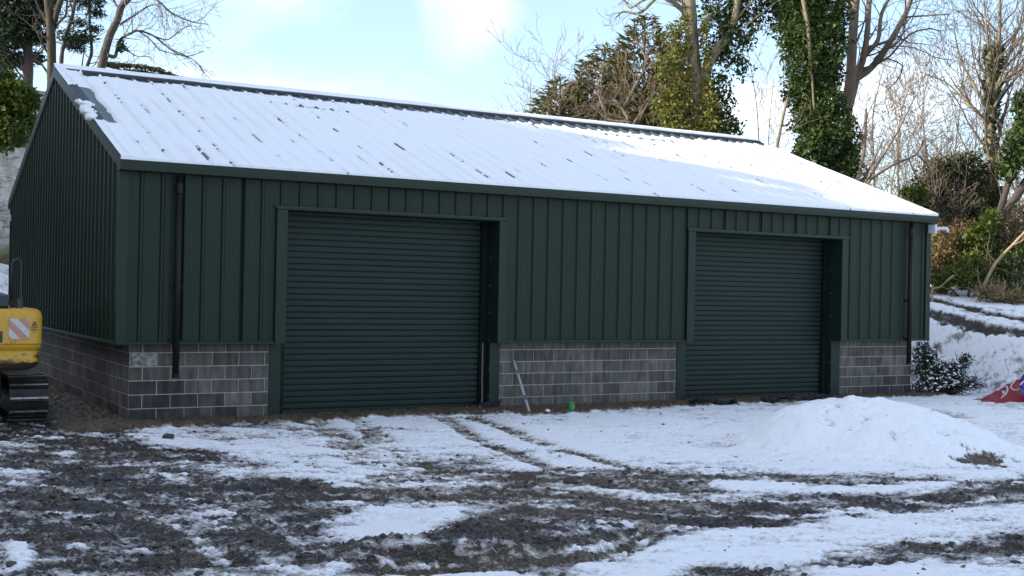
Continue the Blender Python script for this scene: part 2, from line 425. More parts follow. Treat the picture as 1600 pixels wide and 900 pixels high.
def bank_h(x, y):
    e = x - 19.55 - 0.25*np.sin(y*0.9) + np.clip(-3.0-y, 0, 60)*0.0
    zc = 1.62 + 0.125*np.clip(y-0.9, -4, 8)
    h = sstep(e, 0.0, 3.3)*zc + np.clip(e-3.3, 0, 9)*0.085
    return h * sstep(y, -30, -6)
MOUND = (9.25, -6.75)
def mound_h(x, y):
    a = (x-MOUND[0])*CR[0]+(y-MOUND[1])*CR[1]; b = (x-MOUND[0])*CF[0]+(y-MOUND[1])*CF[1]
    a = a/np.hypot(CR[0],CR[1]) ; b = b/np.hypot(CF[0],CF[1])
    w = 0.16*(fbm(a*.9+3, b*.9, 3, 41)-.5)
    def hump(ca, cb, ra, rb, h):
        q = np.sqrt(((a-ca)/ra)**2+((b-cb)/rb)**2)
        return h*np.clip(1-q*q, 0, 1)**1.6
    z1 = hump(0.15, 0.1, 2.30, 2.1, 0.60)
    z2 = hump(-0.85, 0.2, 1.0, 1.3, 0.24)
    z3 = hump(1.1, -0.1, 1.8, 1.5, 0.16)
    z4 = hump(-0.1, 0.1, 0.8, 1.0, 0.09)
    z = z1+z2+z3+z4
    m_ = sstep(z, 0.02, 0.10)
    z = z*(0.90+w) + m_*(0.17*(fbm(a*1.7, b*1.9, 4, 43, .55)-.5) + 0.06*(fbm(a*6, b*6, 3, 44)-.5))
    return z, m_
def rough_h(x, y):
    return bank_h(x, y)
AREAS = [
    (0.16, 0.50, [(-2.34, 0.98), (-0.54, 1.35), (-0.17, -0.56), (-0.4, -2.46), (0.28, -3.73), (0.45, -5.59), (1.02, -7.03), (0.79, -8.26), (0.15, -8.45), (-0.43, -9.6), (-0.36, -10.32), (-1.2, -10.49), (-2.36, -10.77), (-3.77, -10.1)]),
    (0.62, 0.35, [(-2.49, -4.27), (-1.99, -4.3), (-2.05, -5.24), (-2.26, -5.59), (-2.64, -5.56)]),
    (0.56, 0.40, [(-1.22, -7.46), (-0.6, -6.8), (-0.28, -7.46), (-0.68, -8.27), (-1.03, -9.09), (-1.45, -8.71)]),
    (0.85, 0.12, [(-3.05, -8.58), (-2.87, -8.81), (-2.88, -9.71), (-3.19, -9.77)]),
    (0.50, 0.30, [(-0.64, -4.02), (-0.14, -4.6), (0.88, -5.77), (0.52, -6.52), (-0.33, -5.86)]),
    (0.50, 0.30, [(-2.18, -1.63), (-1.72, -1.34), (-1.65, -2.56), (-2.31, -2.71)]),
    (0.45, 0.20, [(-2.26, -8.86), (-1.92, -8.8), (-1.82, -9.75), (-2.11, -9.87)]),
    (0.34, 0.50, [(1.1, -6.03), (2.64, -6.09), (3.96, -7.04), (4.5, -7.66), (6.4, -8.34), (6.55, -8.85), (4.58, -9.03), (3.37, -9.87), (2.69, -10.13), (2.06, -9.95), (1.31, -9.51), (1.55, -8.67), (0.63, -7.94)]),
    (0.66, 0.25, [(1.79, -6.75), (2.54, -7.27), (2.5, -7.95), (1.84, -7.66)]),
    (0.70, 0.25, [(3.03, -7.78), (3.69, -8.26), (4.03, -9.25), (3.29, -8.84)]),
    (0.60, 0.20, [(2.37, -8.17), (2.59, -8.49), (2.45, -8.86), (2.13, -8.6)]),
    (0.90, 0.25, [(-0.2, -9.34), (0.38, -8.55), (0.97, -8.5), (1.37, -8.8), (1.25, -9.16), (0.76, -9.64), (-0.0, -10.04), (-0.29, -9.85)]),
    (0.04, 0.20, [(-1.18, -10.1), (-0.24, -10.02), (0.28, -9.96), (0.9, -9.5), (1.3, -9.54), (1.56, -10.07), (2.33, -10.21), (2.24, -10.7), (1.51, -11.19), (0.86, -11.41), (-0.39, -10.9), (-0.79, -10.54)]),
    (0.30, 0.40, [(2.97, -9.3), (4.25, -9.21), (3.74, -10.04), (2.6, -10.86), (2.15, -10.78)]),
    (0.12, 0.30, [(3.37, -9.87), (4.5, -9.45), (5.55, -9.45), (6.77, -9.67), (9.18, -9.61), (9.35, -9.86), (7.88, -10.92), (5.94, -10.6), (4.69, -10.54), (3.34, -10.8), (2.64, -10.82)]),
    (0.30, 0.25, [(5.07, -7.96), (6.01, -8.06), (8.12, -9.29), (7.92, -9.64), (6.25, -9.15), (5.51, -8.63)]),
    (0.85, 0.20, [(4.92, -8.38), (6.03, -8.85), (7.68, -9.65), (7.5, -9.99), (5.9, -9.5), (4.46, -9.17)]),
    (0.10, 0.25, [(1.28, -12.07), (1.91, -11.75), (2.63, -11.88), (3.54, -12.02), (4.67, -11.81), (5.71, -12.21), (5.78, -12.44), (5.12, -12.92), (4.18, -12.59), (3.24, -12.53), (2.07, -12.66)]),
    (0.80, 0.25, [(2.82, -10.77), (3.43, -10.98), (3.84, -11.8), (3.12, -11.82), (2.25, -11.31)]),
    (0.85, 0.20, [(4.86, -10.99), (6.02, -11.05), (7.21, -11.41), (6.35, -12.02), (5.22, -11.72)]),
    (0.90, 0.25, [(2.49, -12.64), (3.24, -12.53), (4.14, -12.63), (5.12, -12.92), (3.84, -13.84), (2.04, -12.98)]),
    (0.90, 0.25, [(0.51, -11.7), (1.15, -11.34), (1.87, -11.07), (2.39, -11.14), (3.25, -11.77), (3.14, -12.11), (2.1, -11.84), (1.34, -11.98), (0.87, -12.31)]),
    (0.60, 0.12, [(-1.32, -10.53), (-0.39, -10.9), (0.81, -11.39), (0.67, -11.52), (-0.47, -11.08), (-1.4, -10.78)]),
    (0.20, 0.30, [(1.26, -9.01), (1.74, -9.0), (1.98, -9.49), (1.52, -9.64), (1.07, -9.44)]),
]
STROKES = [
    (0.42, 0.28, [(2.99, -0.09), (2.35, -3.37), (1.54, -6.75)]),
    (0.45, 0.24, [(3.66, -0.33), (2.75, -4.28), (2.17, -7.01)]),
    (0.30, 0.16, [(5.28, -0.67), (4.48, -3.35), (3.87, -6.1), (3.64, -8.34)]),
    (0.36, 0.16, [(5.76, -0.84), (4.99, -4.78), (4.74, -6.76), (4.76, -8.1)]),
    (0.45, 0.06, [(9.25, -4.4), (10.04, -3.99), (12.58, -1.95)]),
    (0.25, 0.18, [(-0.18, -11.07), (0.67, -11.12), (1.39, -11.19), (2.15, -10.88), (2.66, -10.29)]),
    # curving tyre marks
    (0.50, 0.05, [(-0.59, -10.32), (0.18, -10.65), (0.84, -10.77), (1.57, -10.73), (2.24, -10.44), (2.72, -9.99)]),
    (0.10, 0.05, [(-0.66, -10.5), (0.1, -10.82), (0.76, -10.92), (1.49, -10.88), (2.16, -10.6), (2.65, -10.16)]),
    (0.62, 0.06, [(-0.73, -10.67), (0.03, -10.97), (0.69, -11.08), (1.42, -11.04), (2.09, -10.76), (2.59, -10.33)]),
    (0.12, 0.05, [(-0.79, -10.81), (-0.03, -11.11), (0.63, -11.21), (1.36, -11.17), (2.03, -10.89), (2.53, -10.47)]),
    (0.70, 0.07, [(-0.84, -10.95), (-0.08, -11.24), (0.57, -11.34), (1.3, -11.29), (1.97, -11.02), (2.48, -10.61)]),
    (0.55, 0.07, [(-1.73, -2.53), (-0.93, -4.27), (-0.51, -6.47), (-0.43, -8.19), (-0.66, -9.74)]),
    (0.05, 0.07, [(-2.0, -2.9), (-1.21, -4.57), (-0.77, -6.69), (-0.66, -8.35), (-0.86, -9.85)]),
    (0.60, 0.08, [(-2.81, -3.97), (-2.03, -5.44), (-1.54, -7.32), (-1.36, -8.81), (-1.47, -10.17)]),
    (0.05, 0.07, [(-3.04, -4.28), (-2.27, -5.7), (-1.76, -7.51), (-1.57, -8.95), (-1.65, -10.27)]),
    (0.60, 0.07, [(1.8, -5.98), (2.78, -7.47), (3.56, -8.95), (4.72, -9.72), (6.69, -9.94), (8.79, -9.9)]),
    (0.12, 0.08, [(1.55, -6.54), (2.5, -7.95), (3.27, -9.35), (4.39, -10.09), (6.27, -10.31), (8.25, -10.31)]),
    (0.62, 0.07, [(1.36, -6.98), (2.29, -8.32), (3.04, -9.65), (4.14, -10.37), (5.94, -10.6), (7.84, -10.62)]),
]
def poly_sd(x, y, poly):
    n = len(poly); d = np.full(x.shape, 1e9); inside = np.zeros(x.shape, bool)
    for i in range(n):
        ax, ay = poly[i]; bx, by = poly[(i+1) % n]
        dx, dy = bx-ax, by-ay
        t = np.clip(((x-ax)*dx+(y-ay)*dy)/(dx*dx+dy*dy+1e-9), 0, 1)
        d = np.minimum(d, np.hypot(x-ax-t*dx, y-ay-t*dy))
        if ay != by:
            c = ((ay > y) != (by > y)) & (x < (bx-ax)*(y-ay)/(by-ay)+ax)
            inside ^= c
    return np.where(inside, -d, d)
def line_d(x, y, pts):
    d = np.full(x.shape, 1e9)
    for (ax, ay), (bx, by) in zip(pts[:-1], pts[1:]):
        dx, dy = bx-ax, by-ay
        t = np.clip(((x-ax)*dx+(y-ay)*dy)/(dx*dx+dy*dy+1e-9), 0, 1)
        d = np.minimum(d, np.hypot(x-ax-t*dx, y-ay-t*dy))
    return d
def earth_strip(x, y):
    """bare soil along the foot of the walls"""
    wob = 0.55*(fbm(x*1.7, y*1.7, 3, 77)-.5)
    front = sstep(-y, 1.02, 0.62)  # 1 at the wall
    lim = np.where(x < 6.7, 0.62, np.where(x < 11.1, 1.15 - 0.12*(x-6.8), 0.62))
    f = (1-sstep(-y+wob, lim-0.12, lim+0.10)) * (x > -0.6) * (x < 18.6) * (y < 0.6) * (y > -3)
    l = (1-sstep(-x+wob, 0.85, 1.25)) * (y > -0.7) * (y < 13) * (x < 0.6) * (x > -4)
    return np.maximum(f, l)

def ground_fields(x, y):
    a = x*CR[0]+y*CR[1]; b = x*CF[0]+y*CF[1]        # along / away
    near = sstep(np.hypot(x-4, y+5), 34, 22)
    cov = 0.50 + 0.52*fbm(x*.55, y*.55, 4, 2, .6) + 0.04; earth = np.zeros(x.shape); hh = np.zeros(x.shape)
    wx = x + 0.5*(fbm(x*1.1, y*1.1, 3, 3)-.5); wy = y + 0.5*(fbm(x*1.1+9, y*1.1, 3, 4)-.5)
    for k, (v, s, poly) in enumerate(AREAS):
        px = [p[0] for p in poly]; py = [p[1] for p in poly]
        sel = (x > min(px)-1.2) & (x < max(px)+1.2) & (y > min(py)-1.2) & (y < max(py)+1.2)
        if not sel.any(): continue
        sd = poly_sd(wx[sel], wy[sel], poly)
        w = 1-sstep(sd, -s*1.0, s*1.0)
        cov[sel] = cov[sel]*(1-w)+v*w
        if k == 12: hh[sel] += 0.13*sstep(-sd, -0.1, 0.45)
        if k in (7, 23): earth[sel] = np.maximum(earth[sel], w*(0.45 if k == 7 else 0.9))
    for v, s, pts in STROKES:
        px = [p[0] for p in pts]; py = [p[1] for p in pts]
        sel = (x > min(px)-1) & (x < max(px)+1) & (y > min(py)-1) & (y < max(py)+1)
        if not sel.any(): continue
        d = line_d(x[sel]+0.25*(wx-x)[sel], y[sel]+0.25*(wy-y)[sel], pts)
        w = (1-sstep(d, s*0.4, s*1.5))*0.8
        cov[sel] = cov[sel]*(1-w)+v*w
        hh[sel] -= 0.025*w
        earth[sel] = np.maximum(earth[sel], (0.7 if s > .15 else 0.2)*w)
    # patchiness, drawn out along the tracks
    st = fbm(a*0.9, b*2.2, 5, 21, 0.6)-.5
    st2 = fbm(a*4.0, b*7.5, 4, 22, 0.6)-.5
    st3 = fbm(a*14.0, b*22.0, 3, 23, 0.6)-.5
    bank = bank_h(x, y)
    onb = sstep(bank, 0.03, 0.25)
    mz, mm = mound_h(x, y)
    amp = (1.15-0.45*np.abs(cov-0.45))*(1-0.55*mm)
    cov = np.where(cov < 0.3, cov*0.6+0.15, cov); soft = np.where(cov > 0.72, 0.8, 1.0)
    edge_l = sstep(np.maximum(-cov+0.6, 0), 0.0, 0.4)
    cov = cov + (0.75*st + (0.65+0.35*edge_l)*st2 + 0.60*st3)*amp*soft*near
    # streaky wheel marks through the mud
    wh = np.sin(b*9.0 + 1.6*fbm(a*.5, b*.8, 2, 91)*6)
    cov += 0.15*wh*edge_l*near
    es = earth_strip(x, y)
    cov = cov*(1-es) + (0.05+0.35*st2)*es
    earth = np.maximum(earth, es)
    # mound: clean snow with a bare patch low on the right
    mcl = 0.97 + 1.5*np.minimum(st2+0.13, 0) + 0.9*np.minimum(st3+.12, 0) + 0.5*np.minimum(st+.12, 0)
    cov = cov*(1-mm)+mcl*mm
    ma = (x-9.62)*0.865-(y+8.66)*0.5; mb_ = (x-9.62)*0.5+(y+8.66)*0.865
    bare = 1-sstep(np.hypot(ma/0.46, (mb_-0.25*ma)/0.24) + 1.3*st2+0.9*st3, 0.7, 1.1)
    cov = cov*(1-bare) + 0.0*bare; earth = np.maximum(earth, bare*0.8)
    # the bank: snow with twigs and soil showing, two wheel tracks along its top
    bn = fbm(x*2.6, y*2.6, 4, 24, .6)-.5; bn2 = fbm(x*8, y*8, 3, 25, .6)-.5
    bcov = 0.90 + 2.0*np.minimum(bn+0.07, 0) + 1.0*np.minimum(bn2+0.10, 0)
    low = sstep(bank, 0.75, 0.1)
    bcov = bcov - 0.55*low*sstep(bn+.6*bn2, -0.10, 0.12)
    for rx, rw in ((22.55, 0.30), (24.0, 0.33)):
        e = np.abs(x - rx - 0.05*(y-1) - 0.25*(fbm(y*.4, x*0+2, 2, 8)-.5))
        w = 1-sstep(e + 0.25*bn2 + 0.2*bn, rw*0.6, rw*1.25)
        bcov = bcov*(1-w) + (0.20+0.9*bn2+.5*bn)*w
        hh = hh - 0.05*w*onb
    cov = cov*(1-onb) + bcov*onb
    wood = sstep(x - 26.0 - 0.3*(y-3), -0.4, 0.6)*onb
    cov = cov*(1-wood) + (0.30+0.9*st)*wood; earth = np.maximum(earth, wood*0.8)
    sn = sstep(cov, 0.30, 0.62)
    clod = np.abs(fbm(x*5.5, y*5.5, 4, 31, 0.62)-.5)*2
    clod2 = fbm(x*16, y*16, 3, 32, 0.6)-.5
    h = 0.07*(fbm(x*.5, y*.5, 3, 51)-.5)*near*sstep(-y, 0.3, 3.0) - 0.045
    h = h + near*((1-sn)*(0.085*(0.5-clod)+0.055*clod2 + 0.030*wh*edge_l) + sn*(0.022 + 0.016*clod2 + 0.02*st2))
    h = h + near*sn*0.03*sstep(cov, 0.6, 0.9)
    h = h + hh*near + es*(0.075 + 0.05*st2)*near
    # tread prints in the flat pad of snow in front
    pad = 1-sstep(poly_sd(x, y, AREAS[11][2]), -0.35, -0.02) if near.any() else 0
    u = (x*0.80 + y*0.60); v = (-x*0.60 + y*0.80)
    tre = (np.sin(u*2*np.pi/0.055) * np.sign(np.sin(v*2*np.pi/0.17)+0.2))
    h = h + pad*0.008*tre
    h = h + mz*(1 + 0.02*clod2) + bank
    cd = cliff_dist(x, y)
    pl = plateau(x, y)
    h = h*(1-sstep(cd, -1, 0.4)) + sstep(cd, -0.2, 1.0)*pl
    tal = sstep(cd, -7.5, -0.5)*(cd < 0.4)*2.6*(0.8+0.5*fbm(x*.4, y*.4, 3, 61))*sstep(y, -20, 14)
    h = np.where(cd < 0.4, h + tal, h)
    cov = np.where(cd > -7, 0.75 + 0.5*st + 0.5*st2, cov)
    # far country
    r = np.hypot(x, y)
    h = h + sstep(r, 90, 400)*14.0*(fbm(x*.006, y*.006, 3, 71)-.25)
    return h, np.clip(cov, -0.2, 1.2), np.clip(earth, 0, 1)

ang = np.concatenate([np.linspace(-180, -34, 74)[:-1], np.linspace(-34, -27, 24)[:-1], np.linspace(-27, 27, 860), np.linspace(27, 34, 24)[1:], np.linspace(34, 180, 74)[1:-1]])
rad = np.concatenate([np.linspace(0.4, 8.2, 30)[:-1], np.linspace(8.2**-0.35, 27**-0.35, 520)**(1/-0.35), np.geomspace(27, 48, 130)[1:], np.geomspace(48, 7000, 60)[1:]])
base_a = math.atan2(CF[0], CF[1])
A, R = np.meshgrid(np.radians(ang)+base_a, rad)
gx = CAM[0]+R*np.sin(A); gy = CAM[1]+R*np.cos(A)
gz, gcov, gearth = ground_fields(gx, gy)
nr, na = gx.shape
idx = np.arange(nr*na).reshape(nr, na)
nxt = np.roll(idx, -1, axis=1)
fq = np.stack([idx[:-1], nxt[:-1], nxt[1:], idx[1:]], -1)[..., ::-1].reshape(-1, 4)
me = np_mesh("ground", np.stack([gx, gy, gz], -1).reshape(-1, 3), fq, M['ground'], smooth=True)
for nm, arr in (("cover", gcov), ("earth", gearth)):
    at = me.attributes.new(nm, 'FLOAT', 'POINT'); at.data.foreach_set("value", arr.astype(np.float32).ravel())
ground = tag(link("ground", me), kind='structure')
def gh(x, y):
    h, _, _ = ground_fields(np.array([[float(x)]]), np.array([[float(y)]])); return float(h[0, 0])

# loose mud clods lying over the churned ground
def ico():
    t = (1+5**.5)/2
    v = np.array([(-1,t,0),(1,t,0),(-1,-t,0),(1,-t,0),(0,-1,t),(0,1,t),(0,-1,-t),(0,1,-t),(t,0,-1),(t,0,1),(-t,0,-1),(-t,0,1)], float)
    v /= np.linalg.norm(v[0])
    f = np.array([(0,11,5),(0,5,1),(0,1,7),(0,7,10),(0,10,11),(1,5,9),(5,11,4),(11,10,2),(10,7,6),(7,1,8),(3,9,4),(3,4,2),(3,2,6),(3,6,8),(3,8,9),(4,9,5),(2,4,11),(6,2,10),(8,6,7),(9,8,1)])
    return v, f
iv, jf = ico()
n = 26000
cx = rng.uniform(-4, 14, n); cy = rng.uniform(-14, 0.5, n)
ch, cc, ce = ground_fields(cx[None], cy[None]); ch = ch[0]; cc = cc[0]; ce = ce[0]
inside_wall = (cy > -0.12) & (cx > -0.1)
mzz, mmm = mound_h(cx, cy)
keep = (rng.random(n) < np.clip(1.0-cc*1.25, 0.012, 0.8)) & ~inside_wall & ((mmm < 0.3) | (rng.random(n) < .12))
cx, cy, ch = cx[keep], cy[keep], ch[keep]; n = len(cx)
sz = np.clip(rng.lognormal(-4.65, 0.5, n), 0.005, 0.032)
jit = 1+0.8*(rng.random((n, 12, 1))-.5)
vv = iv[None]*jit*sz[:, None, None]*rng.uniform(0.5, 1.5, (n, 1, 3))*np.array([1.2, 1.2, 0.7])
vv += np.stack([cx, cy, ch+sz*0.15], -1)[:, None, :]
ff = jf[None]+(np.arange(n)*12)[:, None, None]
tag(link("mud_clods", np_mesh("mud_clods", vv.reshape(-1, 3), ff.reshape(-1, 3), M['clod'])), "loose clods of dark mud strewn over the churned yard", "mud clods", kind='stuff')

# chalk cliff: a rock face swept along the cliff line
STEP = 0.14
pts = []
for (ax, ay), (bx, by) in zip([(-16.0,-30.0)]+CLIFF[1:-4], CLIFF[1:-3]):
    L = math.hypot(bx-ax, by-ay); k = max(2, int(L/STEP))
    for i in range(k): pts.append((ax+(bx-ax)*i/k, ay+(by-ay)*i/k, -(by-ay)/L, (bx-ax)/L))
pts = np.array(pts); s_ = np.arange(len(pts))*STEP
zz = np.linspace(-0.6, 1.0, 40)
S, T = np.meshgrid(s_, np.linspace(0, 1, 80))
topz = plateau(pts[:, 0], pts[:, 1]) + 0.05
Zc = -0.6 + T*(topz[None]+0.6)
rock = 1.5*(fbm(S*.35, Zc*.45, 4, 101, .6)-.5) + 0.5*np.floor(fbm(S*.8+9, Zc*1.3, 3, 102)*6)/6 + 0.45*(np.abs(fbm(S*1.8, Zc*2.2, 4, 103)-.5)) + 0.25*fbm(S*4, Zc*6, 3, 104)
off = -0.75 - rock*0.9 + 0.9*T
X = pts[:, 0][None] + pts[:, 2][None]*off; Y = pts[:, 1][None] + pts[:, 3][None]*off
top = np.stack([pts[:, 0]+pts[:, 2]*1.3, pts[:, 1]+pts[:, 3]*1.3, topz+0.02], -1)
V = np.concatenate([np.stack([X, Y, Zc], -1), top[None]], 0)
h_, w_ = V.shape[:2]; ii = np.arange(h_*w_).reshape(h_, w_)
q = np.stack([ii[:-1, :-1], ii[:-1, 1:], ii[1:, 1:], ii[1:, :-1]], -1).reshape(-1, 4)
tag(link("cliff", np_mesh("cliff", V.reshape(-1, 3), q, M['chalk'])), kind='structure')

# ------------------------------------------------------------------ the shed
L_, W_ = 17.92, 11.75                       # block walls
CO = 0.27                                   # cladding stands proud of the blocks
ZC = 1.287                                  # foot of the cladding
EY, EZ = 0.41, 4.18                         # eave edge
RY, RZ = W_/2, 6.52                         # ridge
SL = (RZ-EZ)/(RY+EY)                        # roof slope
def roof_z(y): return EZ + SL*((y+EY) if y <= RY else (W_-y+EY))
barn = empty("steel_shed", (0, 0, 0), "long dark green steel shed on a block plinth with two roller doors", "shed")
PITCH = 0.3305; R0 = 0.09

# --- block plinth
def wall_part(x0, x1, y0, y1): return MB().box(x0, x1, y0, y1, -0.4, 1.36).build("block_wall", M['mortar'], barn)
wall_l = wall_part(0.004, 2.316, 0.004, 0.20); wall_m = wall_part(6.805, 10.993, 0.004, 0.20); wall_r = wall_part(15.595, L_-0.004, 0.004, 0.20)
wall_side = wall_part(0.006, 0.20, 0.206, W_-0.206)
wall_part(L_-0.2, L_-0.006, 0.206, W_-0.206); wall_part(0.004, L_-0.004, W_-0.2, W_-0.006)
_bm = {}
def block_mesh(w, mat):
    key = (round(w, 2), mat)
    if key not in _bm:
        w = key[0]; h = 0.2105; c = 0.004; d = 0.11
        b = MB()
        f = [(c,0,c),(w-c,0,c),(w-c,0,h-c),(c,0,h-c)]; g = [(0,c,0),(w,c,0),(w,c,h),(0,c,h)]; k = [(0,d,0),(w,d,0),(w,d,h),(0,d,h)]
        b.add(f+g+k, [(0,1,2,3)]+[(i+4, (i+1)%4+4, (i+1)%4, i) for i in range(4)]+[(i+8, (i+1)%4+8, (i+1)%4+4, i+4) for i in range(4)])
        me = bpy.data.meshes.new("block"); me.from_pydata(b.v, [], b.f); me.update(); me.materials.append(M[mat])
        _bm[key] = me
    return _bm[key]
def lay(p0, p1, z, rz, org, mat='block', axis=0):
    w = p1-p0-0.014
    if w < 0.02: return
    o = link("block", block_mesh(w, mat), wall_side if axis else (wall_l if p1 < 3 else (wall_m if p1 < 12 else wall_r)))
    j = random.uniform(-0.002, 0.002)
    if axis == 0: o.location = (p0+0.0065, -0.001+j, z+0.007)
    else: o.location = (-0.001+j, p1-0.0065, z+0.007); o.rotation_euler = (0, 0, -math.pi/2)
def course(x0, x1, joints, row, special=None):
    js = [x0]+[j for j in joints if x0+0.015 < j < x1-0.015]+[x1]
    for i, (a, b) in enumerate(zip(js[:-1], js[1:])):
        mt_ = 'block'
        if special: mt_ = special(a, b, row) or 'block'
        lay(a, b, row*0.225, 0, None, mt_)
def sp_left(a, b, r):
    if r == 4 and a < 0.1: return 'block_lime'
    if r in (0, 1) and a < 1.5: return 'block_wet'
    if r == 2 and b < 1.0: return 'block_wet'
def sp_right(a, b, r):
    if r == 1 and a > 16.8: return 'block_wet'
    if r == 0 and a > 16.2: return 'block_wet'
for row in range(-1, 6):
    A_ = row % 2 == 0
    course(0.0, 2.32, [0.445+0.45*i if A_ else 0.215+0.45*i for i in range(6)], row, sp_left)
    course(6.801, 10.997, [7.11+0.45*i if A_ else 6.90+0.45*i for i in range(10)], row)
    course(15.591, L_, [15.86+0.45*i for i in range(6)] if A_ else [15.99, 16.09, 16.54, 16.99, 17.44, 17.89], row, sp_right)
for row in range(0, 6):
    A_ = row % 2 == 0
    ys = [0.006]+[(0.222 if A_ else 0.445)+0.45*i for i in range(26)]
    for a, b in zip(ys[:-1], ys[1:]):
        if b < 10.4: lay(a, min(b, W_), row*0.225, 0, None, 'block_wet' if row == 0 and random.random() < .4 else 'block', axis=1)

# --- profiled cladding sheets
def profile(u0, u1, r0, pitch, rib=0.030, flip=1):
    """(u, height) along a sheet with trapezoid ribs and two shallow stiffeners per pan"""
    pt = [(u0, 0.0)]
    k0 = math.floor((u0-r0)/pitch)-1; k1 = math.ceil((u1-r0)/pitch)+1
    for k in range(k0, k1+1):
        c = r0+k*pitch
        seg = [(c-0.038,0),(c-0.016,rib),(c+0.016,rib),(c+0.038,0)]
        for s in (0.36, 0.64):
            d = c+pitch*s; seg += [(d-0.016,0),(d-0.006,0.0025),(d+0.006,0.0025),(d+0.016,0)]
        for u, h in seg:
            if u0+1e-4 < u < u1-1e-4: pt.append((u, h))
    pt.append((u1, 0.0))
    return pt
def sheets(breaks, step):
    out = []
    for a, b in breaks:
        n = max(1, round((b-a)/step)); 
        cur = a
        # cut on pans, a third of a metre apart three to a sheet
        while b-cur > step*1.35:
            out.append((cur, cur+step)); cur += step
        out.append((cur, b))
    return out
ZT = roof_z(-CO)-0.02
def front_sheet(x0, x1, z0, z1):
    b = MB(); pr = profile(x0, x1, R0, PITCH)
    n = len(pr)
    vs = [(u, -CO+0.03-h, z0) for u, h in pr]+[(u, -CO+0.03-h, z1) for u, h in pr]
    b.add(vs, [(i, i+1, n+i+1, n+i) for i in range(n-1)])
    b.build("cladding_sheet", M['green'], barn)
S3 = PITCH*3
for a, b in sheets([(-0.24, 2.31)], S3): front_sheet(a, b, ZC, ZT)
for a, b in sheets([(2.31, 6.74)], S3): front_sheet(a, b, 3.555, ZT)
for a, b in sheets([(6.74, 11.01)], S3): front_sheet(a, b, ZC, ZT)
for a, b in sheets([(11.01, 15.35)], S3): front_sheet(a, b, 3.555, ZT)
for a, b in sheets([(15.35, 18.16)], S3): front_sheet(a, b, ZC, ZT)
def gable_sheet(y0, y1, xw, sgn):
    b = MB(); pr = profile(y0, y1, 0.18, PITCH)
    if y0 < RY < y1 and not any(abs(u-RY) < 1e-3 for u, h in pr):
        pr = sorted(pr+[(RY, 0.0)])
    n = len(pr)
    vs = [(xw+sgn*h, u, ZC) for u, h in pr]+[(xw+sgn*h, u, roof_z(u)-0.03) for u, h in pr]
    fs = [(i, i+1, n+i+1, n+i) for i in range(n-1)]
    if sgn < 0: fs = [f[::-1] for f in fs]
    b.add(vs, fs); b.build("cladding_sheet", M['green'], barn)
for a, b in sheets([(-0.24, W_+0.24)], S3):
    gable_sheet(a, b, -CO+0.03, -1)
    gable_sheet(a, b, L_+CO-0.03, 1)
for a, b in sheets([(-0.24, 18.16)], S3*2):
    MB().add([(a, W_+0.24, ZC), (b, W_+0.24, ZC), (b, W_+0.24, ZT), (a, W_+0.24, ZT)], [(0, 3, 2, 1)]).build("cladding_sheet", M['green'], barn)
# flashings: corners, drip at the foot
for sx, x in ((-1, -CO), (1, L_+CO)):
    b = MB()
    e = 0.15*-sx
    b.prism([(x, -CO-0.006, ZC-0.01), (x+e, -CO-0.006, ZC-0.01), (x+e, -CO+0.001, ZC-0.01), (x-sx*0.007, -CO+0.001, ZC-0.01), (x-sx*0.007, -CO+0.15, ZC-0.01), (x, -CO+0.15, ZC-0.01)], (0, 0, ZT-ZC+0.0))
    b.build("corner_flashing", M['green_trim'], barn)
    b = MB().prism([(x, W_+CO, ZC), (x-sx*0.1, W_+CO, ZC), (x-sx*0.1, W_+CO-0.006, ZC), (x, W_+CO-0.1, ZC)], (0, 0, ZT-ZC))
    b.build("corner_flashing", M['green_trim'], barn)
for a, b_ in ((-CO, 2.30), (6.75, 11.0), (15.36, L_+CO)):
    b = MB()
    b.strip([(a, -CO+0.002, ZC+0.03), (a, -CO-0.014, ZC+0.026), (a, -CO-0.014, ZC-0.014), (a, -CO+0.01, ZC-0.02), (a, 0.0, ZC-0.006)], (b_-a, 0, 0))
    b.build("drip_flashing", M['green_trim'], barn)
for sx, x in ((-1, -CO), (1, L_+CO)):
    b = MB()
    b.strip([(x-sx*0.002, -CO, ZC+0.03), (x+sx*0.014, -CO, ZC+0.026), (x+sx*0.014, -CO, ZC-0.014), (x-sx*0.01, -CO, ZC-0.02), (x-sx*CO, -CO, ZC-0.006)], (0, W_+2*CO, 0))
    b.build("drip_flashing", M['green_trim'], barn)

# --- roof
def roof_sheet(x0, x1, back):
    b = MB(); pr = profile(x0, x1, R0+0.1, PITCH, 0.032); n = len(pr)
    ny, nz = (-SL, 1) ; l = math.hypot(1, SL)
    def pt(u, y, h):
        if not back: return (u, y - h*SL/l, roof_z(y)+h/l)
        return (u, W_-y + h*SL/l, roof_z(y)+h/l)
    vs = [pt(u, -EY-0.03, h) for u, h in pr]+[pt(u, RY-0.02, h) for u, h in pr]
    fs = [(i, i+1, n+i+1, n+i) for i in range(n-1)]
    if back: fs = [f[::-1] for f in fs]
    b.add(vs, fs); b.build("roof_sheet", M['roof'], barn)
XE0, XE1 = -0.29, L_+0.29
for a, b in sheets([(XE0+0.02, XE1-0.02)], S3):
    roof_sheet(a, b, False); roof_sheet(a, b, True)
# inner lining so that no light leaks through
lin = MB()
lin.add([(-0.2, -0.2, 4.0), (L_+.2, -0.2, 4.0), (L_+.2, RY, RZ-0.12), (-0.2, RY, RZ-0.12), (L_+.2, W_+.2, 4.0), (-0.2, W_+.2, 4.0)], [(0,1,2,3), (3,2,4,5)])
lin.build("roof_lining", M['green_dark'], barn)
l = math.hypot(1, SL)
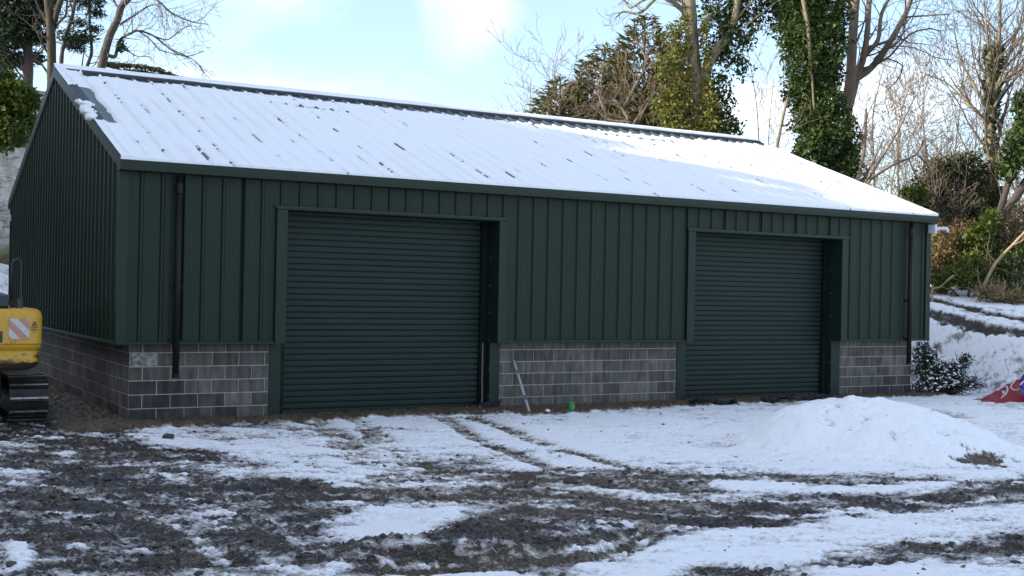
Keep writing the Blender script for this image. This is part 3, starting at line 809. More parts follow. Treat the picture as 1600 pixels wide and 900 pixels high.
# ridge cap, its front lip deepened to stand in for shadow on the sheet below
b = MB()
hw = 0.19; zc = RZ+0.085
prof = [(XE0-0.005, RY-hw, roof_z(RY-hw)+0.005), (XE0-0.005, RY-hw, roof_z(RY-hw)+0.062), (XE0-0.005, RY, zc), (XE0-0.005, RY+hw, roof_z(RY+hw)+0.062), (XE0-0.005, RY+hw, roof_z(RY+hw)+0.035)]
b.strip(prof, (XE1-XE0+0.01, 0, 0)); b.build("ridge_cap", M['ridge'], barn)
# verge flashings
for sx, x in ((-1, XE0), (1, XE1)):
    for back in (False, True):
        def yy(y): return W_-y if back else y
        b = MB()
        y0, y1 = -EY-0.005, RY
        def q(y, dx, dz): return (x+dx, yy(y), roof_z(y)+dz)
        pr0 = [q(y0, -sx*0.20, 0.040), q(y0, 0, 0.044), q(y0, sx*0.004, -0.16), q(y0, -sx*0.03, -0.17)]
        pr1 = [q(y1, -sx*0.20, 0.040), q(y1, 0, 0.044), q(y1, sx*0.004, -0.16), q(y1, -sx*0.03, -0.17)]
        b.add(pr0+pr1, [(0,1,5,4), (1,2,6,5), (2,3,7,6)])
        b.build("verge_flashing", M["green_trim"], barn)
# box gutters
def gutter(yf, s):
    b = MB(); g = lambda y, z: (XE0-0.004, yf+s*y, z)
    prof = [g(0.06, EZ-0.055), g(0.0, EZ-0.005), g(-0.010, EZ-0.006), g(-0.030, EZ-0.085), g(-0.018, EZ-0.165), g(0.16, EZ-0.178)]
    b.strip(prof, (XE1-XE0+0.008, 0, 0))
    n0 = [(XE0-0.006, yf+s*y, z) for y, z in ((0.16, EZ-0.178), (-0.018, EZ-0.165), (-0.030, EZ-0.085), (-0.010, EZ-0.006), (0.0, EZ), (0.16, EZ+0.02))]
    n1 = [(XE1+0.006, p[1], p[2]) for p in n0]
    b.add(n0, [(0,1,2,3,4,5)]); b.add(n1, [(5,4,3,2,1,0)])
    b.build("gutter", M['green_gutter'], barn)
gutter(-EY-0.03, 1); gutter(W_+EY+0.03, -1)

# --- roller doors
def roller_door(x0, x1, jl, jr):
    """x0, x1: opening between the upper jambs; jl, jr: outer edges of the lower jambs on the block wall"""
    d = empty("roller_door", ((x0+x1)/2, 0.2, 0)); d.parent = barn
    ox, oy = (x0+x1)/2, 0.2
    def part(mb, name, mat, **k):
        mb.v = [(v[0]-ox, v[1]-oy, v[2]) for v in mb.v]; return mb.build(name, mat, d, **k)
    c0, c1 = x0+0.10, x1-0.10
    pitch = 0.105; zt = 3.47; w = c1-c0
    s = MB(); pf = [(0.040,0.0),(0.040,0.015),(0.0,0.0175),(-0.005,0.024),(-0.0065,0.050),(-0.006,0.086),(-0.003,0.101),(0.040,0.105)]
    s.strip([(-w/2, y, z) for y, z in pf], (w, 0, 0))
    s.v = [(v[0], v[1], v[2]) for v in s.v]
    me = bpy.data.meshes.new("slat"); me.from_pydata(s.v, [], s.f); me.update(); me.materials.append(M['slat'])
    z = 0.11
    while z < 3.56:
        link("slat", me, d, (random.uniform(-.001, .001), 0.0, z)); z += pitch
    part(MB().cbox(c0, c1, 0.185, 0.235, 0.012, 0.112, 0.008), "bottom_rail", M['slat'])
    for xa, xb in ((x0, c0+0.035), (c1-0.035, x1)):
        b = MB().box(xa, xb, 0.13, 0.185, -0.03, 3.6)
        b.box(xa+0.02, xb-0.02, 0.118, 0.129, -0.03, 3.6)
        part(b, "guide_rail", M['green_dark'])
    part(MB().box(c0, c1, 0.245, 0.27, -0.05, 3.7), "back_sheet", M['green_dark'])
    # soffit and head flashing
    part(MB().strip([(x0-0.19, -CO-0.034, 3.585), (x0-0.19, -CO-0.036, 3.535), (x0-0.19, -CO+0.0, 3.525), (x0-0.19, 0.24, 3.525)], (x1-x0+0.38, 0, 0)), "head_flashing", M['green_trim'])
    part(MB().strip([(x0-0.21, -CO+0.0, 3.60), (x0-0.21, -CO-0.037, 3.594), (x0-0.21, -CO-0.040, 3.555), (x0-0.21, -CO-0.035, 3.553)], (x1-x0+0.42, 0, 0)), "head_drip", M['green_gutter'])
    # upper jambs, on the cladding
    for a, e, sg in ((x0-0.185, x0, 1), (x1+0.17, x1, -1)):
        b = MB(); b.strip([(a, -CO+0.02, ZC-0.012), (a, -CO-0.033, ZC-0.012), (e, -CO-0.033, ZC-0.012), (e, 0.20, ZC-0.012)], (0, 0, 3.54-ZC))
        b.strip([(a, -CO-0.033, ZC-0.012), (a, 0.0, ZC-0.012)], (e-a, 0, 0))
        part(b, "upper_jamb", M['green_trim'])
    for a, e in ((jl, x0+0.022), (jr, x1-0.0)):
        b = MB(); b.strip([(a, 0.05, -0.15), (a, -0.016, -0.15), (e, -0.016, -0.15), (e, 0.2, -0.15)], (0, 0, ZC+0.15-0.016))
        part(b, "lower_jamb", M['green_trim'])
    # liner of the reveal, in dark steel
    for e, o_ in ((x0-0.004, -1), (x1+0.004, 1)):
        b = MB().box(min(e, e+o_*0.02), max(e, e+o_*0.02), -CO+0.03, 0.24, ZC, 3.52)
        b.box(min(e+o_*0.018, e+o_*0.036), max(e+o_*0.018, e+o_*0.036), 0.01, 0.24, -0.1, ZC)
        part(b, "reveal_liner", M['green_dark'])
    sc = MB().tube([(0, 0, 0), (0.012, 0, 0)], 0.011, 6)
    ms = bpy.data.meshes.new("screw"); ms.from_pydata(sc.v, [], sc.f); ms.update(); ms.materials.append(M['zinc'])
    for z in (0.25, 0.78, 1.3, 1.82, 2.33, 2.85):
        link("screw", ms, d, (x1-0.012-ox, 0.02-oy, z))
    for z in (0.2, 0.75):
        o = link("screw", ms, d, (x0+0.055-ox, 0.115-oy, z)); o.rotation_euler = (0, 0, math.pi/2)
    return d
roller_door(2.495, 6.592, 2.32, 6.801)
roller_door(11.20, 15.325, 10.997, 15.591)
b = MB(); b.box(2.1, 7.0, -0.36, 0.3, -0.3, 0.008); b.box(10.7, 15.9, -0.42, 0.3, -0.3, 0.008)
b.build("floor_slab", M['slab'], barn)

# --- rainwater pipes
for x in (0.655, 17.44):
    yp = -CO-0.075
    b = MB().tube([(x, yp, 3.98), (x, yp, 0.76)], 0.052, 14)
    p = b.build("downpipe", M['black_pvc'], barn, smooth=True)
    MB().tube([(x, yp, 3.86), (x, yp, 3.70)], 0.062, 14).build("pipe_socket", M['black_pvc'], p)
    MB().tube([(x, yp, 3.66), (x, yp, 3.63)], 0.058, 14).build("pipe_socket", M['black_pvc'], p)
    MB().tube([(x, yp, 0.80), (x, yp, 0.735)], 0.060, 14).build("pipe_socket", M['black_pvc'], p)
    for z in (2.2, 1.33):
        MB().box(x-0.09, x+0.09, yp+0.03, -CO+0.01, z-0.02, z+0.02).build("pipe_bracket", M['black_pvc'], p)
MB().box(17.475, 17.50, -CO-0.135, -CO-0.12, 0.83, 0.90).build("pipe_tag", M['white'], barn)

# heads of the fixing screws on the cladding, far too many and small to pick out singly
fx = MB(); k = 0
for i in range(56):
    x = R0+PITCH*(i+0.5)
    for z in (1.42, 2.45, 3.28, 3.9):
        d1 = 2.25 < x < 6.8; d2 = 10.95 < x < 15.4
        if (d1 or d2) and z < 3.6: continue
        if x > L_+.1 or random.random() < .1: continue
        xx = x+random.uniform(-.01, .01); fx.box(xx-.008, xx+.008, -CO+0.022, -CO+0.031, z-.008, z+.008)
tag(fx.build("fixing_screws", M['black_pvc'], barn), kind='stuff')

# ------------------------------------------------------------------ snow lying on the roof
def roof_snow():
    xs = np.arange(XE0+0.0, XE1+0.001, 0.0285); vs = np.concatenate([[0.0], np.linspace(0.0, 1.0, 165)])
    U, Vv = np.meshgrid(xs, vs)
    span = RY+EY+0.035
    Yp = -EY-0.035+Vv*(span-0.02)
    dr = (RY-Yp)*l                                      # metres down from the ridge
    ph = (U-(R0+0.1))/PITCH; k = np.round(ph); du = np.abs(ph-k)*PITCH
    rib = 0.032*(1-sstep(du, 0.014, 0.040))
    t = 0.030+0.016*(fbm(U*1.3, Yp*1.3, 4, 201)-.5)+0.010*(fbm(U*9, Yp*6, 3, 202)-.5)
    t = t + 0.012 - 0.028*np.exp(-((du-0.048)/0.020)**2)*sstep(fbm(U*.9, Yp*1.2, 2, 203), .30, .6)
    top = t + 0.48*rib
    # where the snow has gone
    gone = np.zeros_like(U)
    edge = 0.52+0.26*sstep(U, 2, 9)*sstep(20-U, 0, 6)+0.30*(fbm(U*1.6, U*0, 3, 205)-.5)+0.10*(fbm(U*7, Yp*3, 2, 206)-.5) - 0.10*(rib > .02)
    gone = np.maximum(gone, 1-sstep(dr, edge-0.05, edge+0.03))
    gone *= np.where(U < 0.22, 0, 1)
    n = 0.25*(fbm(U*3, Yp*3, 3, 207)-.5)
    patch = (1-sstep(U+n*.4, 0.10, 0.16))*sstep(U, -0.30, -0.24)*sstep(Yp+n, 1.70, 1.80)*(1-sstep(Yp+n, 4.35, 4.5))
    gone = np.maximum(gone, patch)
    crack = (1-sstep(np.abs(Yp-(4.62-0.08*(U-3.6))+0.5*n), 0.035, 0.10+0.06*sstep(U, 3.6, 5)))*sstep(U, 3.5, 3.9)*(1-sstep(U, 5.3, 5.6))
    gone = np.maximum(gone, crack)
    crack2 = (1-sstep(np.abs(Yp-(4.75-0.1*(U-12.6))+0.8*n), 0.03, 0.10))*sstep(U, 12.2, 12.5)*(1-sstep(U, 14.2, 14.6))
    gone = np.maximum(gone, 0.9*crack2)
    lap = (np.mod(k, 3) == 1)
    rh = _hash(k, np.floor(Yp/1.18+0.37*np.mod(k, 2)), 300)
    fy = np.mod(Yp/1.18+0.37*np.mod(k, 2), 1.0)
    ln = 0.16+0.22*_hash(k, np.floor(Yp/1.18), 301)
    st = (np.abs(fy-0.5) < ln)*(du < 0.017+0.010*fbm(U*20, Yp*14, 2, 209))*np.where(lap, rh < 0.80, rh < 0.07)
    dots = fbm(U*0+k*3.1, Yp*7.5, 3, 208)
    gone = np.maximum(gone, st*sstep(dots+0.35*(ln-np.abs(fy-.5)), 0.50, 0.62))
    vl = (1-sstep(np.abs(U-(XE1-0.27)+0.3*n), 0.02, 0.06))*sstep(Yp, 1.2, 1.6)*(fbm(U, Yp*1.6, 3, 210) > .42)
    gone = np.maximum(gone, vl)
    h = top*(1-gone) - 0.03*gone
    h[0] = -0.02
    h[:, 0] = np.minimum(h[:, 0], 0.046); h[:, -1] = np.minimum(h[:, -1], 0.046)
    h = h + 0.018*((U < XE0+0.21) | (U > XE1-0.21))*(1-gone)
    h += 0.004
    Z = EZ+SL*(Yp+EY)
    V1 = np.stack([U, Yp-h*SL/l, Z+h/l], -1)
    H, Wd = U.shape; ii = np.arange(H*Wd).reshape(H, Wd)
    q = np.stack([ii[:-1, :-1], ii[:-1, 1:], ii[1:, 1:], ii[1:, :-1]], -1).reshape(-1, 4)
    verts = [V1.reshape(-1, 3)]; faces = [q]; o = H*Wd
    # back slope
    U, Vv = np.meshgrid(np.arange(XE0, XE1, 0.09), np.linspace(0, 1, 50))
    Yb = W_+EY+0.03-Vv*(span-0.25)
    hb = 0.035+0.02*(fbm(U*1.3, Yb*1.3, 3, 211)-.5)
    V2 = np.stack([U, Yb+hb*SL/l, EZ+SL*(W_+EY-Yb)+hb/l], -1)
    H, Wd = U.shape; ii = np.arange(H*Wd).reshape(H, Wd)
    faces.append(np.stack([ii[:-1, :-1], ii[1:, :-1], ii[1:, 1:], ii[:-1, 1:]], -1).reshape(-1, 4)+o); verts.append(V2.reshape(-1, 3)); o += H*Wd
    # along the ridge cap
    xr = np.arange(XE0-0.01, XE1+0.012, 0.05)
    pr = np.linspace(-1, 1, 9)
    U, Q = np.meshgrid(xr, pr)
    wv = 0.145+0.03*(fbm(U*2.5, U*0, 3, 221)-.5)
    Yc = RY+Q*wv
    hc = np.where(np.abs(Q) > .99, -0.012, 0.026*(1-np.abs(Q)**3)+0.010+0.012*(fbm(U*3, Q*2, 3, 222)-.5))
    Zc_ = zc-(zc-(roof_z(RY-hw)+0.062))*np.abs(Yc-RY)/hw+hc
    V3 = np.stack([U, Yc, Zc_], -1); H, Wd = U.shape; ii = np.arange(H*Wd).reshape(H, Wd)
    faces.append(np.stack([ii[:-1, :-1], ii[:-1, 1:], ii[1:, 1:], ii[1:, :-1]], -1).reshape(-1, 4)+o); verts.append(V3.reshape(-1, 3)); o += H*Wd
    # slipped lumps hanging on the left verge
    for i_ in range(26):
        y = 1.85+1.25*i_/26+rng.normal(0, .06); s = rng.uniform(.035, .11); dx = abs(rng.normal(0, .09))-.015
        vb = iv*np.array([s*1.0, s*1.4, s*0.55])*(1+.5*(rng.random((12, 1))-.5))
        vb = vb+np.array([XE0+dx, y, roof_z(y)+0.03])
        verts.append(vb); fb_ = np.concatenate([jf, jf[:, 2:3]], 1); faces.append(fb_+o); o += 12
    return np_mesh("roof_snow", np.concatenate(verts), np.concatenate(faces), M['roof_snow'], smooth=True)
tag(link("roof_snow", roof_snow()), "thin crust of snow covering the ribbed shed roof", "snow", kind='stuff')

# ------------------------------------------------------------------ small things round the shed
def bracket(name, loc, label, rz, sc=1.0):
    t = empty(name, loc, label, "camera bracket", "white camera brackets at the shed corners", rz=rz); t.scale = (sc, sc, sc)
    MB().cbox(0.0, 0.055, -0.085, 0.085, -0.075, 0.075, 0.012).build("mount_plate", M['white'], t)
    MB().tube([(0.05, 0, 0.005), (0.12, 0, 0.004), (0.20, 0, 0.018), (0.32, 0, 0.026), (0.385, 0, 0.022), (0.41, 0, -0.005), (0.412, 0, -0.05)], [0.058, 0.036, 0.028, 0.028, 0.032, 0.034, 0.032], 12).build("arm", M['white'], t, smooth=True)
    MB().tube([(0.412, 0, -0.05), (0.412, 0, -0.085)], [0.036, 0.03], 12).build("end_cap", M['black_paint'], t)
    MB().tube([(0.075, 0, -0.03), (0.085, 0, -0.07), (0.10, 0, -0.105)], 0.010, 6).build("cable_stub", M['white'], t)
    return t
bracket("camera_bracket", (L_+CO-0.10, -CO-0.10, 3.875), "white camera bracket under the gutter at the right end of the shed", 0.0, 1.3)
bracket("camera_bracket", (-CO+0.005, W_+0.06, 3.78), "white camera bracket at the far left corner of the shed, above the excavator", math.pi)

# spirit level leaning on the block wall
p0 = Vector((6.93, -0.93, 0.04)); p1 = Vector((7.10, -0.035, 0.92))
lv = empty("spirit_level", p0, "long aluminium spirit level leaning against the block wall between the doors", "spirit level")
d = (p1-p0); Lv = d.length
lv.rotation_mode = 'QUATERNION'
zq = d.normalized(); yq = (Vector((0, 1, 0))-zq*zq.y).normalized(); xq = yq.cross(zq)
lv.rotation_quaternion = Matrix((xq, yq, zq)).transposed().to_quaternion()
b = MB()
for a, c in ((-0.030, -0.021), (0.021, 0.030)): b.box(a, c, -0.014, 0.014, 0, Lv)
hol = [0.0, 0.30, 0.38, 0.60, 0.66, Lv-0.32, Lv-0.24, Lv]
for a, c in ((0.0, 0.28), (0.40, Lv-0.34), (Lv-0.24, Lv)): b.box(-0.021, 0.021, -0.0125, 0.0125, a, c)
M['alu'] = simple('scuffed_aluminium', (0.46,0.46,0.46), (0.24,0.24,0.24), 26, 0.5)
b.build("rail", M['alu'], lv); lv.scale = (0.72, 1, 1)
for a, c in ((0.28, 0.40), (Lv-0.34, Lv-0.24)):
    MB().box(-0.021, 0.021, -0.009, 0.009, a, c).build("vial_holder", M['black_pvc'], lv)
for a in (-0.004, Lv-0.02):
    MB().cbox(-0.033, 0.033, -0.017, 0.017, a, a+0.024, 0.004).build("end_cap", M['alu'], lv)

# green tub
gx_, gy_ = 7.83, -0.93
tb = empty("green_tub", (gx_, gy_, gh(gx_, gy_)), "small bright green plastic tub standing in the soil below the block wall", "tub")
M['tub'] = simple('bright_green_plastic', (0.05,0.30,0.06), (0.04,0.22,0.05), 8, 0.4)
MB().tube([(0,0,0), (0,0,0.02), (0,0,0.14), (0,0,0.165)], [0.050, 0.055, 0.064, 0.066], 18).build("tub_body", M['tub'], tb, smooth=False)
MB().tube([(0,0,0.155), (0,0,0.178)], [0.072, 0.072], 18).build("rim", M['tub'], tb)
lb = MB()
A0 = -1.15
for i in range(4):
    a0 = A0+i*0.16; a1 = a0+0.17
    lb.add([(0.0635*math.cos(a0), 0.0635*math.sin(a0), 0.03), (0.0635*math.cos(a1), 0.0635*math.sin(a1), 0.03), (0.0675*math.cos(a1), 0.0675*math.sin(a1), 0.125), (0.0675*math.cos(a0), 0.0675*math.sin(a0), 0.125)], [(0,1,2,3)])
lb.build("paper_label", M['white'], tb)

def stone(x, y, s, mat, label, cat, name="stone", sq=0.7):
    vb = iv*np.array([s, s*0.9, s*sq])*(1+.35*(rng.random((12, 1))-.5))
    o = link(name, np_mesh(name, vb, jf, mat), None, (x, y, gh(x, y)+s*0.3)); return tag(o, label, cat)
stone(7.27, -1.02, 0.055, M['roof_snow'], "fist-sized white lump between the spirit level and the green tub", "snow lump", "snow_lump")
stone(3.34, -7.86, 0.10, M['clod'], "dark clod of mud on the snow in the middle of the yard", "mud clod", "mud_lump")
stone(0.12, -2.05, 0.10, M['clod'], "black clod of mud on the snow in front of the left block wall", "mud clod", "mud_lump", 0.45)

# torn black sheeting at the foot of the right door, and a scrap by the left door
def sheeting(pts, label, seed, wd=0.22, hgt=0.09):
    b = MB(); n = 22
    P0, P1 = Vector(pts[0]), Vector(pts[1]); dv = P1-P0; nv = Vector((dv.y, -dv.x, 0)).normalized()
    vs = []
    for i in range(n+1):
        t = i/n
        for j in range(5):
            s = j/4-.5
            c = P0+dv*t+nv*(s*wd*(0.6+.8*vnoise(i*.5, 0.3, seed)))
            h = hgt*max(0, fbm(i*.45+j*.2, j*.6, 3, seed)-.28)*2.0*(1-abs(s)*1.2)
            vs.append((c.x, c.y, gh(c.x, c.y) + 0.015 + h))
    fs = [(i*5+j, i*5+j+1, (i+1)*5+j+1, (i+1)*5+j) for i in range(n) for j in range(4)]
    b.add(vs, fs); o = b.build("plastic_sheeting", M['black_pvc'])
    so = o.modifiers.new("thick", 'SOLIDIFY'); so.thickness = 0.006
    return tag(o, label, "plastic sheeting", "torn black sheeting at the doors")
sheeting([(10.95, -0.55, 0), (12.1, -0.60, 0)], "crumpled black plastic strip at the left foot of the right roller door", 5, 0.22, 0.13)
sheeting([(12.9, -0.50, 0), (14.9, -0.48, 0)], "long torn black plastic strip along the sill of the right roller door", 9, 0.14, 0.08)
b = MB()
for (q0, q1, q2, q3) in (((6.42,-0.02,0.02),(6.60,-0.06,0.03),(6.62,-0.05,0.17),(6.46,-0.01,0.15)), ((6.58,-0.06,0.03),(6.74,-0.10,0.03),(6.83,-0.10,0.22),(6.68,-0.07,0.12)), ((6.36,-0.02,0.02),(6.47,-0.05,0.03),(6.42,-0.05,0.16),(6.34,-0.02,0.12))):
    b.add([q0, q1, q2, q3], [(0,1,2,3)])
o = b.build("plastic_scrap", M['black_pvc']); so = o.modifiers.new("t", 'SOLIDIFY'); so.thickness = 0.012
tag(o, "folded black plastic scrap in the right corner of the left roller door", "plastic scrap")
b = MB().tube([(6.50,0.10,1.25), (6.50,0.10,0.5), (6.50,0.08,0.22), (6.44,0.00,0.10), (6.30,-0.12,0.04), (6.05,-0.25,0.03), (5.80,-0.42,0.02)], 0.017, 8)
tag(b.build("conduit", M['dull_zinc'], smooth=True), "thin grey conduit bent out onto the ground at the left roller door", "conduit")

# ------------------------------------------------------------------ excavator parked left of the shed
EX = -2.47
ex = empty("excavator", (EX, 2.7, 0.0), "yellow tracked excavator parked beside the left gable, seen from behind", "excavator")
mt, nt, bs = new_mat('worn_yellow_paint'); bs.inputs["Roughness"].default_value = 0.42
f = noise_fac(nt, 3.2, 6, 0.65, (1,1,2.5), "World"); f2 = noise_fac(nt, 22, 4, 0.7, None, "World")
g = N(nt, "ShaderNodeNewGeometry"); sp = N(nt, "ShaderNodeSeparateXYZ"); nt.links.new(g.outputs["Position"], sp.inputs[0])
mr = N(nt, "ShaderNodeMapRange"); mr.inputs[1].default_value = 1.32; mr.inputs[2].default_value = 0.90; mr.inputs[3].default_value = -0.20; mr.inputs[4].default_value = 0.34
nt.links.new(sp.outputs["Z"], mr.inputs[0])
ad = N(nt, "ShaderNodeMath", operation='ADD'); nt.links.new(f, ad.inputs[0]); nt.links.new(mr.outputs[0], ad.inputs[1])
c = mixc(nt, 0.0, (0.62,0.335,0.028), (0.62,0.335,0.028))
y1 = ramp(nt, f2, [(0.3, (0.56,0.30,0.025)), (0.7, (0.70,0.39,0.04))])
k = N(nt, "ShaderNodeMapRange"); k.inputs[1].default_value = 0.60; k.inputs[2].default_value = 0.72; nt.links.new(ad.outputs[0], k.inputs[0])
nt.links.new(mixc(nt, k.outputs[0], y1, (0.055,0.035,0.022)), bs.inputs["Base Color"])
M['dirty_yellow'] = mt
def ep(mb, name, mat, parent=ex, **kw):
    mb.v = [(v[0]-EX, v[1]-2.7, v[2]) for v in mb.v]; return mb.build(name, mat, parent, **kw)
# counterweight with a stepped, rounded back
def rounded_rear(hw, y, r, n=6):
    pts = [(EX-hw, 1.35)]
    for i in range(n+1):
        a = math.pi+ (math.pi/2)*i/n; pts.append((EX-hw+r+r*math.cos(a), y+r+r*math.sin(a)))
    for i in range(n+1):
        a = 1.5*math.pi+(math.pi/2)*i/n; pts.append((EX+hw-r+r*math.cos(a), y+r+r*math.sin(a)))
    pts.append((EX+hw, 1.35)); return pts
b = MB(); secs = [(0.86, 1.02, 0.16, 0.30), (0.90, 1.12, 0.07, 0.32), (0.99, 1.165, 0.02, 0.26), (1.02, 1.145, 0.05, 0.22), (1.17, 1.135, 0.06, 0.22), (1.20, 1.16, 0.03, 0.22), (1.245, 1.175, 0.0, 0.22), (1.26, 1.150, 0.03, 0.2), (1.275, 1.175, 0.0, 0.2), (1.70, 1.175, 0.0, 0.2), (1.775, 1.155, 0.02, 0.2), (1.815, 1.10, 0.08, 0.2)]
rings = []
for z, hw_, y, r in secs: rings.append([(px, py, z) for px, py in rounded_rear(hw_, y, r)])
n = len(rings[0]); vs = [p for r in rings for p in r]
fs = [(i*n+j, i*n+(j+1) % n, (i+1)*n+(j+1) % n, (i+1)*n+j) for i in range(len(rings)-1) for j in range(n)]
fs += [tuple(range(n-1, -1, -1)), tuple(range((len(rings)-1)*n, len(rings)*n))]
cw = ep(b.add(vs, fs), "counterweight", M['dirty_yellow'], bevel=0.012)
# hazard sticker: faded red and white diagonals, and a warning triangle
M['sticker_white'] = simple('faded_white_sticker', (0.62,0.60,0.58), (0.52,0.50,0.48), 18, 0.5)
M['sticker_red'] = simple('faded_red_sticker', (0.50,0.20,0.15), (0.58,0.30,0.24), 14, 0.5)
sx0, sx1, sz0, sz1 = -1.80, -1.505, 1.355, 1.665
st = ep(MB().box(sx0, sx1, -0.008, 0.002, sz0, sz1), "hazard_sticker", M['sticker_white'], cw)
def clip_poly(poly, x0, x1, z0, z1):
    for ax, lim, sg in ((0, x0, 1), (0, x1, -1), (1, z0, 1), (1, z1, -1)):
        out = []
        for i in range(len(poly)):
            a, b2 = poly[i], poly[(i+1) % len(poly)]
            ia = (a[ax]-lim)*sg >= 0; ib = (b2[ax]-lim)*sg >= 0
            if ia: out.append(a)
            if ia != ib:
                t = (lim-a[ax])/(b2[ax]-a[ax]); out.append((a[0]+(b2[0]-a[0])*t, a[1]+(b2[1]-a[1])*t))
        poly = out
        if not poly: return poly
    return poly
b = MB()
for z_off in (-0.26, 0.0, 0.26):
    for s0, s1 in ((0.02, 0.135),):
        q = [(sx0-0.02, sz0+0.18+z_off+s0), (sx0-0.02, sz0+0.18+z_off+s0+0.13), (sx1+0.02, sz0-0.17+z_off+s0+0.13), (sx1+0.02, sz0-0.17+z_off+s0)]
        q = clip_poly(q, sx0+0.001, sx1-0.001, sz0+0.001, sz1-0.001)
        if len(q) > 2: b.add([(x, -0.0115, z) for x, z in q], [tuple(range(len(q)))])
ep(b, "red_stripes", M['sticker_red'], cw)
b = MB(); tri = [(-1.475, 1.53), (-1.385, 1.53), (-1.43, 1.63)]
for i in range(3):
    a, c_ = tri[i], tri[(i+1) % 3]; b.tube([(a[0], -0.004, a[1]), (c_[0], -0.004, c_[1])], 0.006, 4)
b.tube([(-1.43, -0.004, 1.55), (-1.43, -0.004, 1.595)], 0.006, 4); b.tube([(-1.46, -0.004, 1.49), (-1.40, -0.004, 1.49)], 0.005, 4); b.tube([(-1.44, -0.004, 1.44), (-1.43, -0.004, 1.46)], 0.006, 4)
ep(b, "warning_triangle", M['black_paint'], cw)
b = MB()
for (xa, za, xb, zb) in ((-1.79, 1.505, -1.37, 1.50), (-1.84, 1.30, -1.79, 1.25), (-1.78, 1.33, -1.74, 1.28), (-1.72, 1.34, -1.70, 1.29)): b.tube([(xa, -0.003, za), (xb, -0.003, zb)], 0.004, 4)
ep(b, "scratches", M['black_paint'], cw)
ep(MB().cbox(EX-0.55, -1.885, -0.006, 0.1, 1.30, 1.47, 0.004), "lifting_recess", M['black_paint'], cw)
# hood, house, cab
ep(MB().prism([(EX-1.10, 0.18, 1.80), (EX-1.10, 0.10, 1.86), (EX-1.05, 0.30, 2.02), (EX-1.05, 1.25, 2.05), (EX-1.1, 1.30, 1.80)], (1.78, 0, 0)), "engine_hood", M['black_paint'], bevel=0.02)
ep(MB().box(EX-1.18, EX+1.18, 1.30, 4.2, 0.92, 1.80), "house", M['dirty_yellow'], bevel=0.04)
cab = ep(MB().prism([(EX-1.18, 2.55, 1.78), (EX-1.18, 4.35, 1.78), (EX-1.18, 4.45, 2.2), (EX-1.18, 4.15, 2.92), (EX-1.18, 2.60, 2.92)], (0.95, 0, 0)), "cab", M['dirty_yellow'], bevel=0.04)
ep(MB().box(EX-1.195, EX-1.17, 2.75, 4.0, 2.05, 2.80), "cab_window", M['glass'], cab)
ep(MB().box(EX-1.08, EX-0.33, 2.53, 2.56, 2.05, 2.80), "cab_window", M['glass'], cab)
ep(MB().box(EX-0.235, EX-0.22, 2.75, 4.0, 2.05, 2.80), "cab_window", M['glass'], cab)
b = MB(); bm_ = [(4.1, 1.55), (4.1, 2.0), (6.2, 4.1), (8.2, 4.0), (8.2, 3.6), (6.4, 3.6)]
ep(b.prism([(EX+0.05, y, z) for y, z in bm_], (0.42, 0, 0)), "boom", M['dirty_yellow'], bevel=0.03)
ep(MB().prism([(EX+0.08, y, z) for y, z in ((7.9, 4.3), (8.4, 4.2), (8.1, 1.4), (7.8, 1.45))], (0.36, 0, 0)), "dipper_arm", M['dirty_yellow'], bevel=0.03)
ep(MB().prism([(EX-0.35, y, z) for y, z in ((7.75, 1.5), (8.2, 1.45), (8.5, 0.7), (8.1, 0.1), (7.4, 0.15), (7.2, 0.6), (7.5, 0.5), (7.9, 0.8))], (1.2, 0, 0)), "bucket", M['steel_track'])
# grab rail standing on the right of the hood
b = MB().tube([(-1.70, 0.55, 1.95), (-1.70, 0.55, 2.52), (-1.68, 0.55, 2.565), (-1.62, 0.55, 2.585), (-1.575, 0.55, 2.56), (-1.565, 0.55, 2.50), (-1.555, 0.55, 1.90), (-1.60, 0.55, 1.845), (-1.72, 0.55, 1.84)], 0.019, 8)
ep(b, "grab_rail", M['black_paint'], smooth=True)
ep(MB().cbox(-1.63, -1.535, 0.50, 0.60, 1.80, 1.97, 0.01), "rail_foot", M['black_paint'])
